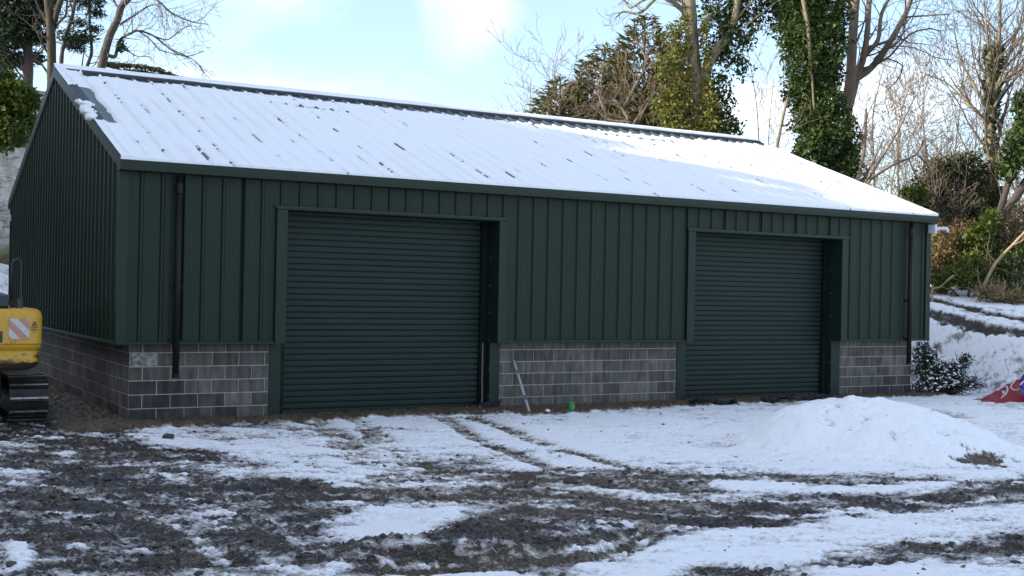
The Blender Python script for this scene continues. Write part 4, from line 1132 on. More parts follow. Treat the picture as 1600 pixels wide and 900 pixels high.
# undercarriage
ep(MB().box(EX-0.78, EX+0.78, 1.6, 4.0, 0.30, 0.75), "undercarriage", M['steel_track'])
ep(MB().tube([(EX, 2.7, 0.7), (EX, 2.7, 0.95)], 0.55, 24), "slew_ring", M['steel_track'])
sh = MB().box(-0.295, 0.295, -0.095, 0.095, -0.014, 0.014)
sh.box(-0.297, 0.297, -0.062, -0.038, 0.0145, 0.040); sh.box(-0.297, 0.297, 0.018, 0.042, 0.0145, 0.034)
me_sh = bpy.data.meshes.new("track_shoe"); me_sh.from_pydata(sh.v, [], sh.f); me_sh.update(); me_sh.materials.append(M['steel_track'])
eb = MB().box(-0.285, 0.285, -0.064, -0.036, 0.0405, 0.045)
me_eb = bpy.data.meshes.new("grouser"); me_eb.from_pydata(eb.v, [], eb.f); me_eb.update(); me_eb.materials.append(M['track_edge'])
for sx in (1, -1):
    xc = EX+sx*1.085
    tr = ep(MB().prism([(xc-0.17, y, z) for y, z in ((1.10, 0.06), (4.30, 0.06), (4.62, 0.22), (4.64, 0.5), (4.3, 0.66), (1.1, 0.66), (0.80, 0.5), (0.78, 0.22))], (0.34, 0, 0)), "track", M['steel_track'])
    r_ = 0.335; ya, yb_ = 0.72+r_, 4.70-r_; zc_ = r_+0.02
    per = 2*(yb_-ya)+2*math.pi*r_; ns = round(per/0.197)
    for i in range(ns):
        s = per*i/ns
        if s < yb_-ya: y, z, a = ya+s, zc_-r_, math.pi
        elif s < yb_-ya+math.pi*r_:
            t = (s-(yb_-ya))/r_; y, z, a = yb_+r_*math.sin(t), zc_-r_*math.cos(t), math.pi-t
            a = math.pi - t
        elif s < 2*(yb_-ya)+math.pi*r_: y, z, a = yb_-(s-(yb_-ya)-math.pi*r_), zc_+r_, 0
        else:
            t = (s-2*(yb_-ya)-math.pi*r_)/r_; y, z, a = ya-r_*math.sin(t), zc_+r_*math.cos(t), t
        # local +z of a shoe points outward
        nyv, nzv = (0, -1) if a == math.pi and z < zc_ else (0, 1)
        out = Vector((0, y-min(max(y, ya), yb_), z-zc_)).normalized()
        o = link("track_shoe", me_sh, tr); o.location = (xc-EX, y-2.7, z)
        o.rotation_euler = (math.atan2(-out.y, out.z), 0, 0)
        e_ = link("grouser_edge", me_eb, tr); e_.location = o.location; e_.rotation_euler = o.rotation_euler

# ------------------------------------------------------------------ snow tubes on the right
M['red_pvc'] = simple('red_pvc', (0.30,0.012,0.020), (0.20,0.010,0.018), 3.5, 0.35)
M['purple_pvc'] = simple('purple_pvc', (0.060,0.025,0.34), (0.035,0.015,0.22), 4.0, 0.35)
M['print_white'] = simple('white_print', (0.66,0.64,0.68), (0.56,0.54,0.60), 12, 0.5)
M['blue_pvc'] = simple('blue_pvc', (0.05,0.18,0.45), (0.04,0.14,0.35), 6, 0.35)
BX = P(1570, 629, 26.6)
bx, by = 18.45, -2.15
right = Vector((CR[0], CR[1], 0)).normalized(); back = Vector((CF[0], CF[1], 0)).normalized()
red = empty("red_inflatable", (bx, by, 0.0), "deflated red inflatable with white swirls lying at the foot of the bank", "inflatable")
def rp(a, z, b=0.0): v = right*a+back*b; return (v.x, v.y, z)
# a collapsed wedge: low at the left, rising to the right
def red_z(a, b):  # top height
    t = (a+0.50)/1.25
    return max(0.012, 0.66*max(0, t)**0.95*(1-0.10*math.sin(t*9)*.3))
vs = []; na_, nb_ = 26, 12
for i in range(na_+1):
    a = -0.50+1.35*i/na_
    z_t = red_z(a, 0)
    for j in range(nb_+1):
        t = j/nb_
        # front face leans back towards the top, then drops behind
        if t <= 0.7: q = t/0.7; bb = 0.42*q+0.05*math.sin(q*3.1)*math.sin(a*6); z = z_t*q
        else: q = (t-.7)/.3; bb = 0.42+0.30*q; z = z_t*(1-q)
        vs.append(rp(a+0.02*math.sin(z*20), z-0.02+0.012*math.sin(a*23+z*9), bb-0.03*math.sin(q*3.1)))
fs = [(i*(nb_+1)+j, (i+1)*(nb_+1)+j, (i+1)*(nb_+1)+j+1, i*(nb_+1)+j+1) for i in range(na_) for j in range(nb_)]
MB().add(vs, fs).build("red_skin", M['red_pvc'], red, smooth=True)
def on_face(a, q, off=0.014):
    z_t = red_z(a, 0); bb = 0.42*q+0.05*math.sin(q*3.1)*math.sin(a*6)
    return Vector(rp(a, z_t*q-0.02+0.012*math.sin(a*23+z_t*q*9), bb-0.03*math.sin(q*3.1)-off))
def curl(pts, w):
    b = MB(); b.tube([on_face(a, q) for a, q in pts], w, 6); return b
curl([(-0.44, .8), (-0.3, .9), (-0.1, .93), (0.0, .93), (0.06, .90)], [.010,.014,.016,.016,.010]).build("white_swirl", M['print_white'], red, smooth=True)
curl([(-0.02, .84), (0.06, .93), (0.15, .93), (0.20, .82), (0.19, .68), (0.12, .52), (0.02, .40), (-0.04, .33)], [.010,.016,.020,.022,.022,.020,.016,.008]).build("white_swirl", M['print_white'], red, smooth=True)
curl([(0.06, .72), (0.09, .70), (0.10, .62), (0.05, .58)], [.02,.03,.03,.015]).build("white_swirl", M['print_white'], red, smooth=True)
curl([(0.40, .93), (0.31, .88), (0.27, .74), (0.30, .62), (0.38, .58), (0.44, .62)], [.012,.018,.02,.02,.016,.010]).build("white_swirl", M['print_white'], red, smooth=True)
curl([(-0.50, .95), (-0.2, .985), (0.2, .985), (0.6, .98)], 0.008).build("seam", M['print_white'], red, smooth=True)
pc = Vector((bx, by, 0))+right*0.64-back*0.30
pur = empty("purple_inflatable", pc, "purple and blue snow tube with white print standing at the right edge", "inflatable")
b = MB(); nt_, ns_ = 36, 12; vs = []; R1, R2 = 0.27, 0.15
for i in range(nt_):
    th = 2*math.pi*i/nt_
    for j in range(ns_):
        ph = 2*math.pi*j/ns_
        rr_ = R1+R2*math.cos(ph)*(1+.05*math.sin(6*th))
        lean = 0.55
        zz_ = rr_*math.sin(th); aa = rr_*math.cos(th); bb = R2*0.75*math.sin(ph)
        v = right*aa + (back*math.cos(lean) - Vector((0,0,1))*math.sin(lean))*bb + (Vector((0,0,1))*math.cos(lean)+back*math.sin(lean))*zz_
        vs.append((v.x, v.y, v.z+0.36))
fs = [(i*ns_+j, ((i+1) % nt_)*ns_+j, ((i+1) % nt_)*ns_+(j+1) % ns_, i*ns_+(j+1) % ns_) for i in range(nt_) for j in range(ns_)]
b.add(vs, fs).build("tube_skin", M['purple_pvc'], pur, smooth=True)
def tor(th, ph, off=0.012):
    rr_ = R1+(R2+off)*math.cos(ph)*(1+.05*math.sin(6*th)); lean = 0.55
    zz_ = rr_*math.sin(th); aa = rr_*math.cos(th); bb = (R2*0.75+off)*math.sin(ph)
    v = right*aa + (back*math.cos(lean) - Vector((0,0,1))*math.sin(lean))*bb + (Vector((0,0,1))*math.cos(lean)+back*math.sin(lean))*zz_
    return Vector((v.x, v.y, v.z+0.36))
MB().tube([tor(3.6-.3+.06*k, -1.2-.5*math.sin(k*.5)) for k in range(12)], 0.026, 6).build("white_print", M['print_white'], pur, smooth=True)
MB().tube([tor(2.5+.06*k, -0.9-.6*math.sin(k*.45)) for k in range(11)], 0.020, 6).build("white_print", M['print_white'], pur, smooth=True)
MB().tube([tor(3.3+.08*k, -0.35) for k in range(14)], 0.022, 6).build("blue_band", M['blue_pvc'], pur, smooth=True)

# ------------------------------------------------------------------ trees and shrubs
def leaf_mesh(name, c, axis, length, width, mat):
    """rhomb leaves: centres (N,3), unit long axes (N,3), lengths, widths"""
    n = len(c); k_ = 0.80*np.exp(rng.normal(0, .30, n))
    r = rng.normal(size=(n, 3)); b = np.cross(axis, r); b /= np.linalg.norm(b, axis=1, keepdims=True)+1e-9
    l = (np.asarray(length)*k_).reshape(-1, 1)*0.5; w = (np.asarray(width)*k_).reshape(-1, 1)*0.5
    up = np.cross(axis, b)*w*0.3
    v = np.stack([c-axis*l, c+b*w-axis*l*0.15+up, c+axis*l, c-b*w-axis*l*0.15+up], 1)
    return np_mesh(name, v.reshape(-1, 3), np.arange(n*4).reshape(n, 4), mat)
def unit(v): return v/(np.linalg.norm(v, axis=-1, keepdims=True)+1e-9)

def grow(T, p, d, L, r, lvl, wig=0.25, up=0.05, dens=1.6, spread=(0.5, 1.0), short=0.55, tip=0.35, rmin=0.006):
    n = max(2, min(8, int(L/0.45)+1)) if lvl > 0 else (3 if L > .5 else 2)
    pts = [p]; rr = [r]; dirs = [d]
    for i in range(n):
        d = Vector((d.x+random.gauss(0, wig), d.y+random.gauss(0, wig), d.z+random.gauss(0, wig)+up)).normalized()
        p = p+d*(L/n); pts.append(p); dirs.append(d); rr.append(max(rmin, r*(1-(1-tip)*(i+1)/n)))
    T.tube(pts, rr, 6 if r > 0.07 else (4 if r > 0.022 else 3), cap=False)
    if lvl <= 0: return
    nb = max(2, int(dens*L+random.random()))
    for k in range(nb):
        t = random.uniform(0.22, 1.0) if k else 1.0
        f = t*n; i = min(n-1, int(f)); q = pts[i].lerp(pts[i+1], f-i)
        bd = dirs[i+1]; ax = bd.orthogonal().normalized(); ax.rotate(Matrix.Rotation(random.uniform(0, 2*math.pi), 3, bd))
        a = random.uniform(*spread)*(0.5 if t > .97 else 1)
        nd = (bd*math.cos(a)+ax*math.sin(a)).normalized()
        cl = L*short*random.uniform(0.6, 1.15)*(1.15-0.5*t)
        grow(T, q, nd, cl, max(rmin, rr[i]*random.uniform(0.45, 0.65)), lvl-1, wig, up, dens*1.25, spread, short, tip, rmin)

def stem_path(pts, D, jz=0.4):
    out = []
    for i, (x, y) in enumerate(pts):
        out.append(Vector(P(x, y, D+jz*math.sin(i*1.7+pts[0][0]*.1))))
    return out
def smooth_path(p, k=4):
    out = []
    for i in range(len(p)-1):
        a = p[max(0, i-1)]; b = p[i]; c = p[i+1]; d = p[min(len(p)-1, i+2)]
        for j in range(k):
            t = j/k
            out.append(0.5*((2*b)+(c-a)*t+(2*a-5*b+4*c-d)*t*t+(3*b-a-3*c+d)*t**3))
    return out+[p[-1]]
class Tree:
    def __init__(s, name, label, cat, bx, by, group=None):
        s.z0 = gh(bx, by)-0.15; s.base = Vector((bx, by, s.z0))
        s.e = empty(name, s.base, label, cat, group)
        s.trunk = MB(); s.tw = MB()
    def stem(s, pts3, r0, r1, to_ground=False, sides=9, mb=None):
        """pts3 from the foot upwards"""
        if to_ground: pts3 = [s.base.copy()]+[Vector((s.base.x*.5+pts3[0].x*.5, s.base.y*.5+pts3[0].y*.5, (s.base.z+pts3[0].z)/2))]+pts3
        pp = smooth_path(pts3); n = len(pp)
        rr = [r0+(r1-r0)*i/(n-1) for i in range(n)]
        if to_ground: rr[0] *= 1.35
        rr = [r*(1+random.uniform(-.07, .07)) for r in rr]
        (mb or s.trunk).tube(pp, rr, sides)
        return pp, rr
    def twigs(s, pp, rr, n, L, lvl, t0=0.3, t1=1.0, side=None, rf=0.5, **kw):
        """n branches along a stem"""
        for k in range(n):
            t = t0+(t1-t0)*(k+random.random())/n
            f = t*(len(pp)-1); i = min(len(pp)-2, int(f)); q = pp[i].lerp(pp[i+1], f-i)
            bd = (pp[i+1]-pp[i]).normalized(); ax = bd.orthogonal().normalized(); ax.rotate(Matrix.Rotation(random.uniform(0, 2*math.pi), 3, bd))
            if side is not None: ax = (ax*0.7+Vector(side)).normalized()
            a = random.uniform(0.55, 1.15)
            grow(s.tw, q, (bd*math.cos(a)+ax*math.sin(a)).normalized(), L*random.uniform(0.6, 1.2)*(1.15-.35*t), max(.010, rr[i]*rf*random.uniform(.5, 1)), lvl, **kw)
    def done(s, mat, tmat=None):
        for mb, nm, m_ in ((s.trunk, "trunk", mat), (s.tw, "branches", tmat or M['twig'])):
            if mb.v:
                mb.v = [(v[0]-s.base.x, v[1]-s.base.y, v[2]-s.base.z) for v in mb.v]
                mb.build(nm, m_, s.e, smooth=True)
    def leaves(s, name, c, axis, L, W, mat):
        c = np.asarray(c)-np.array(s.base)
        link(name, leaf_mesh(name, c, axis, L, W, mat), s.e)

def ivy_points(path, radius, n, seed, flat=0.55, clump=0.45, rad_fn=None):
    """points in a ragged sleeve round a path; clumps push out and hollows stay open"""
    path = np.array([tuple(p) for p in path]); seg = np.linalg.norm(np.diff(path, axis=0), axis=1); cum = np.concatenate([[0], np.cumsum(seg)])
    s = rng.random(n)*cum[-1]
    px = np.stack([np.interp(s, cum, path[:, k]) for k in range(3)], -1)
    th = rng.random(n)*2*np.pi
    R = radius*np.ones(n) if rad_fn is None else radius*rad_fn(s/cum[-1])
    lump = fbm(s/max(radius, .3)*1.4+seed, np.cos(th)*1.3+seed*2.1+np.sin(th)*.6, 4, seed, .6)
    R = R*(1-clump+2*clump*lump)
    rr = R*(0.45+0.55*np.sqrt(rng.random(n)))
    up = np.array([0, 0, 1.0]); t = np.array(path[-1]-path[0]); t /= np.linalg.norm(t)
    u = np.cross(t, [0.3, 1, 0.1]); u /= np.linalg.norm(u); v = np.cross(t, u)
    dirs = u[None]*np.cos(th)[:, None]+v[None]*np.sin(th)[:, None]
    c = px+dirs*rr[:, None]; c[:, 2] += rng.normal(0, .05, n)
    ax = unit(dirs*0.5+rng.normal(size=(n, 3))*0.6+np.array([0, 0, -0.5]))
    return c, ax
def blob_points(cen, rad, n, seed, shell=0.5, clump=0.45):
    d = unit(rng.normal(size=(n, 3)))
    lump = fbm(d[:, 0]*2.2+seed, d[:, 1]*2.2+d[:, 2]*1.7-seed, 4, seed, .62)
    rr = (1-clump+2*clump*lump)*(shell+(1-shell)*rng.random(n)**0.6)
    c = np.array(cen)[None]+d*rr[:, None]*np.array(rad)[None]
    ax = unit(d*0.6+rng.normal(size=(n, 3))*0.6+np.array([0, 0, -0.25]))
    return c, ax
def conifer_points(base, top, half, n, seed, droop=-0.25, power=0.85):
    """tiers of sprays on a cone from base (foot of crown) to top"""
    base = np.array(base); top = np.array(top); H = top[2]-base[2]
    t = 1-np.sqrt(rng.random(n)); th = rng.random(n)*2*np.pi
    bumps = fbm(th*1.6+seed, t*9, 4, seed, .6)
    tier = 0.80+0.35*np.mod(t*11+bumps*2.5, 1.0)
    R = half*(1-t)**power*tier*(0.6+0.8*bumps)
    k = 0.35+0.65*np.sqrt(rng.random(n))
    c = base[None]+(top-base)[None]*t[:, None]
    dirs = np.stack([np.cos(th), np.sin(th), np.zeros(n)], -1)
    c = c+dirs*(R*k)[:, None]; c[:, 2] += 0.25*R*k*0.3
    ax = unit(dirs*0.9+rng.normal(size=(n, 3))*0.38+np.array([0, 0, droop+0.45]))
    return c, ax

# --- right of the shed: three dark yews in a clump
for i, (px, py, half, D, seed, lab) in enumerate((
        (1008, 20, 3.3, 46.0, 3, "tallest of the yews behind the ridge, beside the sun-tinted ivy-clad tree"),
        (945, 66, 3.2, 47.0, 8, "yew behind the ridge between the tallest and the lowest yew"),
        (876, 116, 3.1, 46.0, 13, "lowest and leftmost of the yews behind the ridge"), (1052, 62, 2.6, 48.5, 31, "yew half hidden behind the sun-tinted ivy-clad tree"))):
    top = P(px, py, D); bx_, by_ = top[0], top[1]
    t = Tree("yew_tree", lab, "yew tree", bx_, by_, "dark yews behind the ridge")
    t.stem([Vector((bx_, by_, t.z0+1)), Vector((bx_, by_, top[2]*.6)), Vector((bx_, by_, top[2]-.2))], 0.22, 0.03, True)
    c, ax = conifer_points((bx_, by_, t.z0+1.0), top, half*1.15, 24000, seed, power=0.62)
    t.leaves("crown", c, ax, rng.uniform(.22, .50, len(c)), rng.uniform(.05, .12, len(c)), M['yew'])
    # side leaders give the ragged, many-pointed outline
    for s_i in range(8):
        a = rng.uniform(0, 6.28); rr_ = half*rng.uniform(.35, .75); hh_ = (top[2]-t.z0)*rng.uniform(.55, .86)
        c, ax = conifer_points((bx_+math.cos(a)*rr_, by_+math.sin(a)*rr_, t.z0+hh_-3.0), (bx_+math.cos(a)*rr_, by_+math.sin(a)*rr_, t.z0+hh_), half*.36, 2400, seed+20+s_i)
        t.leaves("leader", c, ax, rng.uniform(.20, .42, len(c)), rng.uniform(.05, .10, len(c)), M['yew'])
    t.done(M['bark_dark'])
# bare reddish tree spreading in front of the yews
D = 42.0; b0 = P(985, 210, D)
t = Tree("bare_tree", "low bare tree with reddish tangled branches spreading in front of the dark yews", "tree", b0[0], b0[1])
st = [([(985, 215), (972, 170), (950, 150), (915, 128), (905, 122)], .09, .03), ([(972, 172), (995, 130), (1010, 95), (992, 62)], .07, .02),
      ([(985, 200), (1015, 160), (1040, 120)], .06, .02), ([(960, 160), (935, 140), (948, 178), (972, 180), (985, 165)], .045, .02), ([(985, 205), (1010, 180), (1030, 195), (1035, 205)], .05, .02),
      ([(955, 153), (920, 128), (890, 133), (872, 150)], .04, .015), ([(985, 190), (950, 186), (925, 165)], .04, .015)]
for k, (pp, r0, r1) in enumerate(st):
    a, r = t.stem(stem_path(pp, D, .5), r0, r1, k == 0, 6)
    t.twigs(a, r, 15, 1.6, 2, 0.15, 1.0, wig=.30, up=-0.02, dens=2.4, rmin=.008)
t.done(M['bark'], M['bark_red'])

# tall tree hung with ivy whose leaf colour holds the sunlight
D = 41.0; b0 = P(1092, 240, D)
t = Tree("ivy_clad_tree", "tall tree with pale trunk and sun-tinted ivy, right of the dark yews", "tree", b0[0], b0[1])
main, mr_ = t.stem(stem_path([(1092, 240), (1092, 150), (1083, 90), (1080, 40), (1076, -30), (1080, -110)], D, .1), .30, .20, True, 10)
limb, lr_ = t.stem(stem_path([(1096, 160), (1105, 105), (1122, 75), (1140, 55), (1150, 20), (1158, -40)], D, .3), .20, .10, False, 8)
limb2, l2_ = t.stem(stem_path([(1080, 30), (1055, 5), (1030, -5), (1000, 20), (975, 18), (962, 28)], D, .3), .09, .02, False, 6)
limb3, l3_ = t.stem(stem_path([(1077, 8), (1040, -8), (1010, -2), (985, 12), (975, 0), (958, -6)], D, .5), .07, .02, False, 6)
for pp, rr, n_, tt in ((main, mr_, 12, .55), (limb, lr_, 16, .4)): t.twigs(pp, rr, n_, 2.2, 2, tt, 1.0, rf=.25, dens=2.0)
for pp, rr in ((limb2, l2_), (limb3, l3_)): t.twigs(pp, rr, 9, 0.8, 1, .5, 1.0, dens=3.0, up=-.03)
cs, xs_ = [], []
def addp(ca): cs.append(ca[0]); xs_.append(ca[1])
for (x, y, rx, rz, n_) in ((1056, 52, .50, .40, 520), (1064, 78, .45, .40, 420), (1046, 98, .55, .30, 380), (1066, 120, .45, .40, 420), (1050, 142, .50, .35, 420), (1066, 160, .5, .45, 520), (1044, 178, .60, .40, 520), (1060, 200, .6, .5, 700), (1103, 195, .55, .5, 650), (1100, 50, .22, .7, 330), (1103, 95, .25, .7, 380), (1104, 140, .35, .6, 420), (1108, 165, .4, .5, 380), (1084, 205, .35, .35, 260), (1035, 120, .35, .2, 130), (1030, 160, .35, .22, 150), (1070, 30, .3, .3, 180)):
    addp(blob_points(P(x, y, D-.4), (rx, rx, rz), n_, int(x+y), .1, .75))
c = np.concatenate(cs); ax = np.concatenate(xs_)
t.leaves("ivy", c, ax, rng.uniform(.08, .18, len(c)), rng.uniform(.05, .11, len(c)), M['ivy_sun_tint'])
cs, xs_ = [], []
for (x, y, rx, rz, n_) in ((1125, 75, .45, .55, 700), (1140, 45, .45, .6, 700), (1152, 10, .6, .7, 900), (1165, 60, .45, .5, 240), (1180, 30, .5, .5, 260), (1120, 125, .6, .5, 350), (1132, 160, .5, .6, 350), (1120, 190, .6, .5, 700), (1150, 90, .5, .5, 220), (1110, 20, .5, .6, 420), (1150, -20, .9, .5, 500), (1190, 0, .5, .6, 260), (1165, 110, .4, .4, 130), (1145, 200, .5, .4, 300)):
    addp(blob_points(P(x, y, D+.3), (rx, rx, rz), n_, int(x+y), .15, .6))
c = np.concatenate(cs); ax = np.concatenate(xs_)
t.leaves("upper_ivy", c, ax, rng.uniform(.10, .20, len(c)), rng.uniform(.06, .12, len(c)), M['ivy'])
t.done(M['bark_pale'], M['bark'])

# dense column of ivy
D = 41.0; b0 = P(1285, 330, D)
t = Tree("ivy_column_tree", "tall trunk wrapped in a dense dark green column of ivy beside the right verge", "tree", b0[0], b0[1])
main, mr_ = t.stem(stem_path([(1285, 330), (1280, 200), (1268, 120), (1260, 40), (1256, -80)], D, .1), .34, .20, True, 10)
pale, _ = t.stem(stem_path([(1272, 170), (1269, 125), (1266, 85), (1262, 40), (1255, 0), (1250, -40)], D-1.0, .05), .03, .085, False, 8)
cs, xs_ = [], []
for (x, y, rx, rz, n_) in ((1245, 15, 1.0, 1.1, 5400), (1300, 10, .75, 1.1, 3000), (1250, 60, .85, .9, 3000), (1292, 65, .75, .9, 2600), (1262, 105, .8, .8, 2500), (1296, 110, .55, .7, 1500), (1258, 150, .75, .8, 2400), (1292, 160, .6, .7, 1700), (1272, 195, .85, .8, 2800), (1306, 195, .7, .7, 1900), (1268, 240, .75, .9, 2500), (1310, 235, .8, .8, 2500), (1282, 280, .9, .9, 2800), (1318, 270, .65, .8, 1900), (1255, -50, 1.2, 1.2, 3500), (1300, -55, .9, 1.2, 2500)):
    addp(blob_points(P(x, y, D-.2+.5*math.sin(x)), (rx, rx, rz), n_, int(x*3+y), .35, .68))
c = np.concatenate(cs); ax = np.concatenate(xs_)
t.leaves("ivy", c, ax, rng.uniform(.08, .19, len(c)), rng.uniform(.06, .13, len(c)), M['ivy'])
t.done(M['bark_pale'], M['bark'])

# bare multi-stemmed tree right of the ivy column
D = 42.5; b0 = P(1322, 320, D)
t = Tree("bare_tree", "bare tree with several reddish stems leaning right, just right of the ivy column", "tree", b0[0], b0[1])
for k, (pp, r0, r1, n_, L, t0) in enumerate((
        ([(1322, 300), (1322, 190), (1329, 120), (1332, 60), (1337, 0), (1340, -60)], .24, .13, 8, 2.0, .5),
        ([(1323, 180), (1338, 125), (1350, 85), (1356, 40), (1360, -30)], .15, .08, 8, 2.0, .4),
        ([(1330, 128), (1362, 105), (1388, 70), (1408, 35), (1425, -5), (1430, -50)], .14, .06, 16, 2.4, .15),
        ([(1333, 130), (1350, 90), (1372, 62), (1378, 20), (1400, -20)], .10, .05, 9, 1.8, .2),
        ([(1352, 75), (1395, 60), (1412, 30), (1440, 25), (1485, 22)], .06, .02, 14, 1.5, .1),
        ([(1340, 110), (1385, 92), (1420, 55), (1452, 45), (1470, 50)], .05, .02, 12, 1.4, .2))):
    a, r = t.stem(stem_path(pp, D, .4), r0, r1, k == 0, 8)
    t.twigs(a, r, n_, L, 2, t0, 1.0, rf=.35, dens=2.2, up=.01)
t.done(M['bark_red'], M['bark'])
# bare saplings low behind the verge
D = 40.0
for (pp, r0, lab, extra) in (
        ([(1338, 330), (1338, 290), (1350, 235), (1353, 170)], .10, "short snapped reddish stem standing behind the right verge", [([(1345, 290), (1365, 250), (1381, 218)], .06)]),
        ([(1345, 340), (1352, 290), (1395, 258), (1430, 242), (1445, 215)], .07, "thin dark stem bending right behind the right verge", [([(1352, 288), (1400, 210), (1430, 150)], .045)]),
        ([(1210, 260), (1214, 230), (1222, 190), (1231, 152)], .09, "slender pale stem left of the ivy column", [])):
    b0 = P(pp[0][0], pp[0][1], D)
    t = Tree("bare_sapling", lab, "sapling", b0[0], b0[1])
    a, r = t.stem(stem_path(pp, D, .2), r0, r0*.45, True, 7); t.twigs(a, r, 7, 1.3, 2, .5, 1.0, rf=.35, dens=2.2)
    for e_, re in extra:
        a, r = t.stem(stem_path(e_, D, .2), re, re*.4, False, 6); t.twigs(a, r, 6, 1.2, 2, .4, 1.0, rf=.4, dens=2.2)
    t.done(M['bark_pale'] if r0 == .09 else M['bark_red'], M['bark'])
# veil of pale bare trees farther off
far = ((1352, 120, 58, .10, "leftmost"), (1372, 90, 62, .13, "second from the left"), (1398, 150, 56, .09, "short third"), (1412, 105, 60, .12, "tall fourth"), (1436, 160, 57, .09, "short fifth"), (1450, 80, 64, .13, "tallest"), (1478, 120, 60, .11, "rightmost"),
       (1590, 60, 62, .13, "by the right edge"), (1515, 110, 66, .1, "left of the trunk"), (1575, 130, 57, .1, "low, right of the trunk"), (1180, 75, 62, .10, "taller"), (1202, 120, 66, .09, "shorter"), (855, 88, 66, .10, "taller"), (825, 120, 64, .08, "shorter"))
for i, (px, py, D, r0, wh_) in enumerate(far):
    b0 = P(px, 330, D); top = P(px, py, D)
    if px < 900: lab, grp = wh_+" of two faint bare trees left of the yews", "faint bare trees left of the yews"
    elif px < 1300: lab, grp = wh_+" of two faint bare trees left of the ivy column", "faint bare trees left of the ivy column"
    elif px < 1490: lab, grp = wh_+" of the pale bare trees between ivy column and dark bush", "pale bare trees right of the ivy column"
    else: lab, grp = "faint bare tree behind the ivied forked trunk, "+wh_, "faint bare trees behind the forked trunk"
    t = Tree("distant_bare_tree", lab, "tree", b0[0], b0[1], grp)
    H = top[2]-t.z0
    pts3 = [Vector((b0[0]+random.uniform(-.3, .3)*k, b0[1], t.z0+H*k/4)) for k in (1, 2, 3, 4)]
    a, r = t.stem(pts3, r0, .015, True, 6)
    t.twigs(a, r, 34 if px > 1300 else 18, H*.30, 2, .18, 1.0, rf=.45, dens=2.1 if px > 1300 else 1.7, up=.08, spread=(.35, .8), rmin=.011)
    t.done(M['twig'], M['twig'])

# ivy-covered trunk with a wide bare crown, far right
D = 39.0; b0 = P(1550, 420, D)
t = Tree("ivy_clad_tree", "tree at the right with ivied forked trunk under a bare fan of branches", "tree", b0[0], b0[1])
main, mr_ = t.stem(stem_path([(1552, 430), (1550, 340), (1548, 250), (1548, 180), (1545, 130), (1546, 72)], D, .1), .24, .09, True, 9)
fork, fr_ = t.stem(stem_path([(1549, 190), (1556, 130), (1558, 85), (1562, 40), (1562, -30)], D, .2), .13, .04, False, 7)
t.twigs(main, mr_, 24, 3.0, 2, .45, 1.0, rf=.42, dens=2.3, up=.09, spread=(.3, .75), wig=.14)
t.twigs(fork, fr_, 20, 2.8, 2, .15, 1.0, rf=.42, dens=2.3, up=.09, spread=(.3, .75), wig=.14)
for (pp, r0) in (([(1547, 178), (1520, 130), (1500, 90), (1490, 40)], .06), ([(1546, 190), (1515, 165), (1480, 130), (1445, 115)], .05), ([(1556, 140), (1575, 90), (1592, 40), (1610, -20)], .06), ([(1545, 78), (1540, 30), (1535, -30)], .05), ([(1552, 170), (1580, 120), (1605, 85)], .05)):
    a, r = t.stem(stem_path(pp, D, .5), r0, .015, False, 5); t.twigs(a, r, 14, 1.6, 2, .2, 1.0, rf=.5, dens=2.4, up=.06, spread=(.3, .8))
for path, rad, n_ in ((main[2:15], .36, 3200), (main[12:], .20, 1100), (fork[:10], .22, 900)):
    c, ax = ivy_points(path, rad, n_, 41+n_, clump=.6)
    t.leaves("ivy", c, ax, rng.uniform(.08, .17, len(c)), rng.uniform(.06, .12, len(c)), M['ivy'])
c, ax = ivy_points(main[3:7], .42, 700, 61, clump=.6)
t.leaves("low_ivy", c, ax, rng.uniform(.10, .20, len(c)), rng.uniform(.07, .13, len(c)), M['ivy_sun_tint'])
t.done(M['bark_pale'], M['bark'])

# second ivy tree at the frame edge, with a dark leaning limb
D = 38.0; b0 = P(1500, 440, D)
t = Tree("leaning_tree", "dark trunk leaning right at the wood edge, ivy hanging on its top", "tree", b0[0], b0[1])
a, r = t.stem(stem_path([(1502, 432), (1525, 385), (1555, 345), (1580, 318), (1605, 280), (1625, 240)], D, .1), .17, .12, True, 8)
t.twigs(a, r, 8, 1.6, 2, .5, 1.0, rf=.3)
up_, ur = t.stem(stem_path([(1562, 330), (1575, 290), (1592, 255), (1598, 205), (1602, 150)], D, .1), .10, .06, False, 7)
t.twigs(up_, ur, 10, 1.5, 2, .4, 1.0, rf=.4)
cs, xs_ = [], []
for (x, y, rx, rz, n_) in ((1590, 235, .55, .75, 1300), (1605, 190, .5, .7, 1000), (1575, 265, .4, .4, 500), (1598, 160, .35, .4, 400)): addp(blob_points(P(x, y, D-.1), (rx, rx, rz), n_, int(x*2+y), .2, .55))
c = np.concatenate(cs); ax = np.concatenate(xs_)
t.leaves("ivy", c, ax, rng.uniform(.09, .19, len(c)), rng.uniform(.07, .13, len(c)), M['ivy'])
t.done(M['bark_dark'], M['bark'])

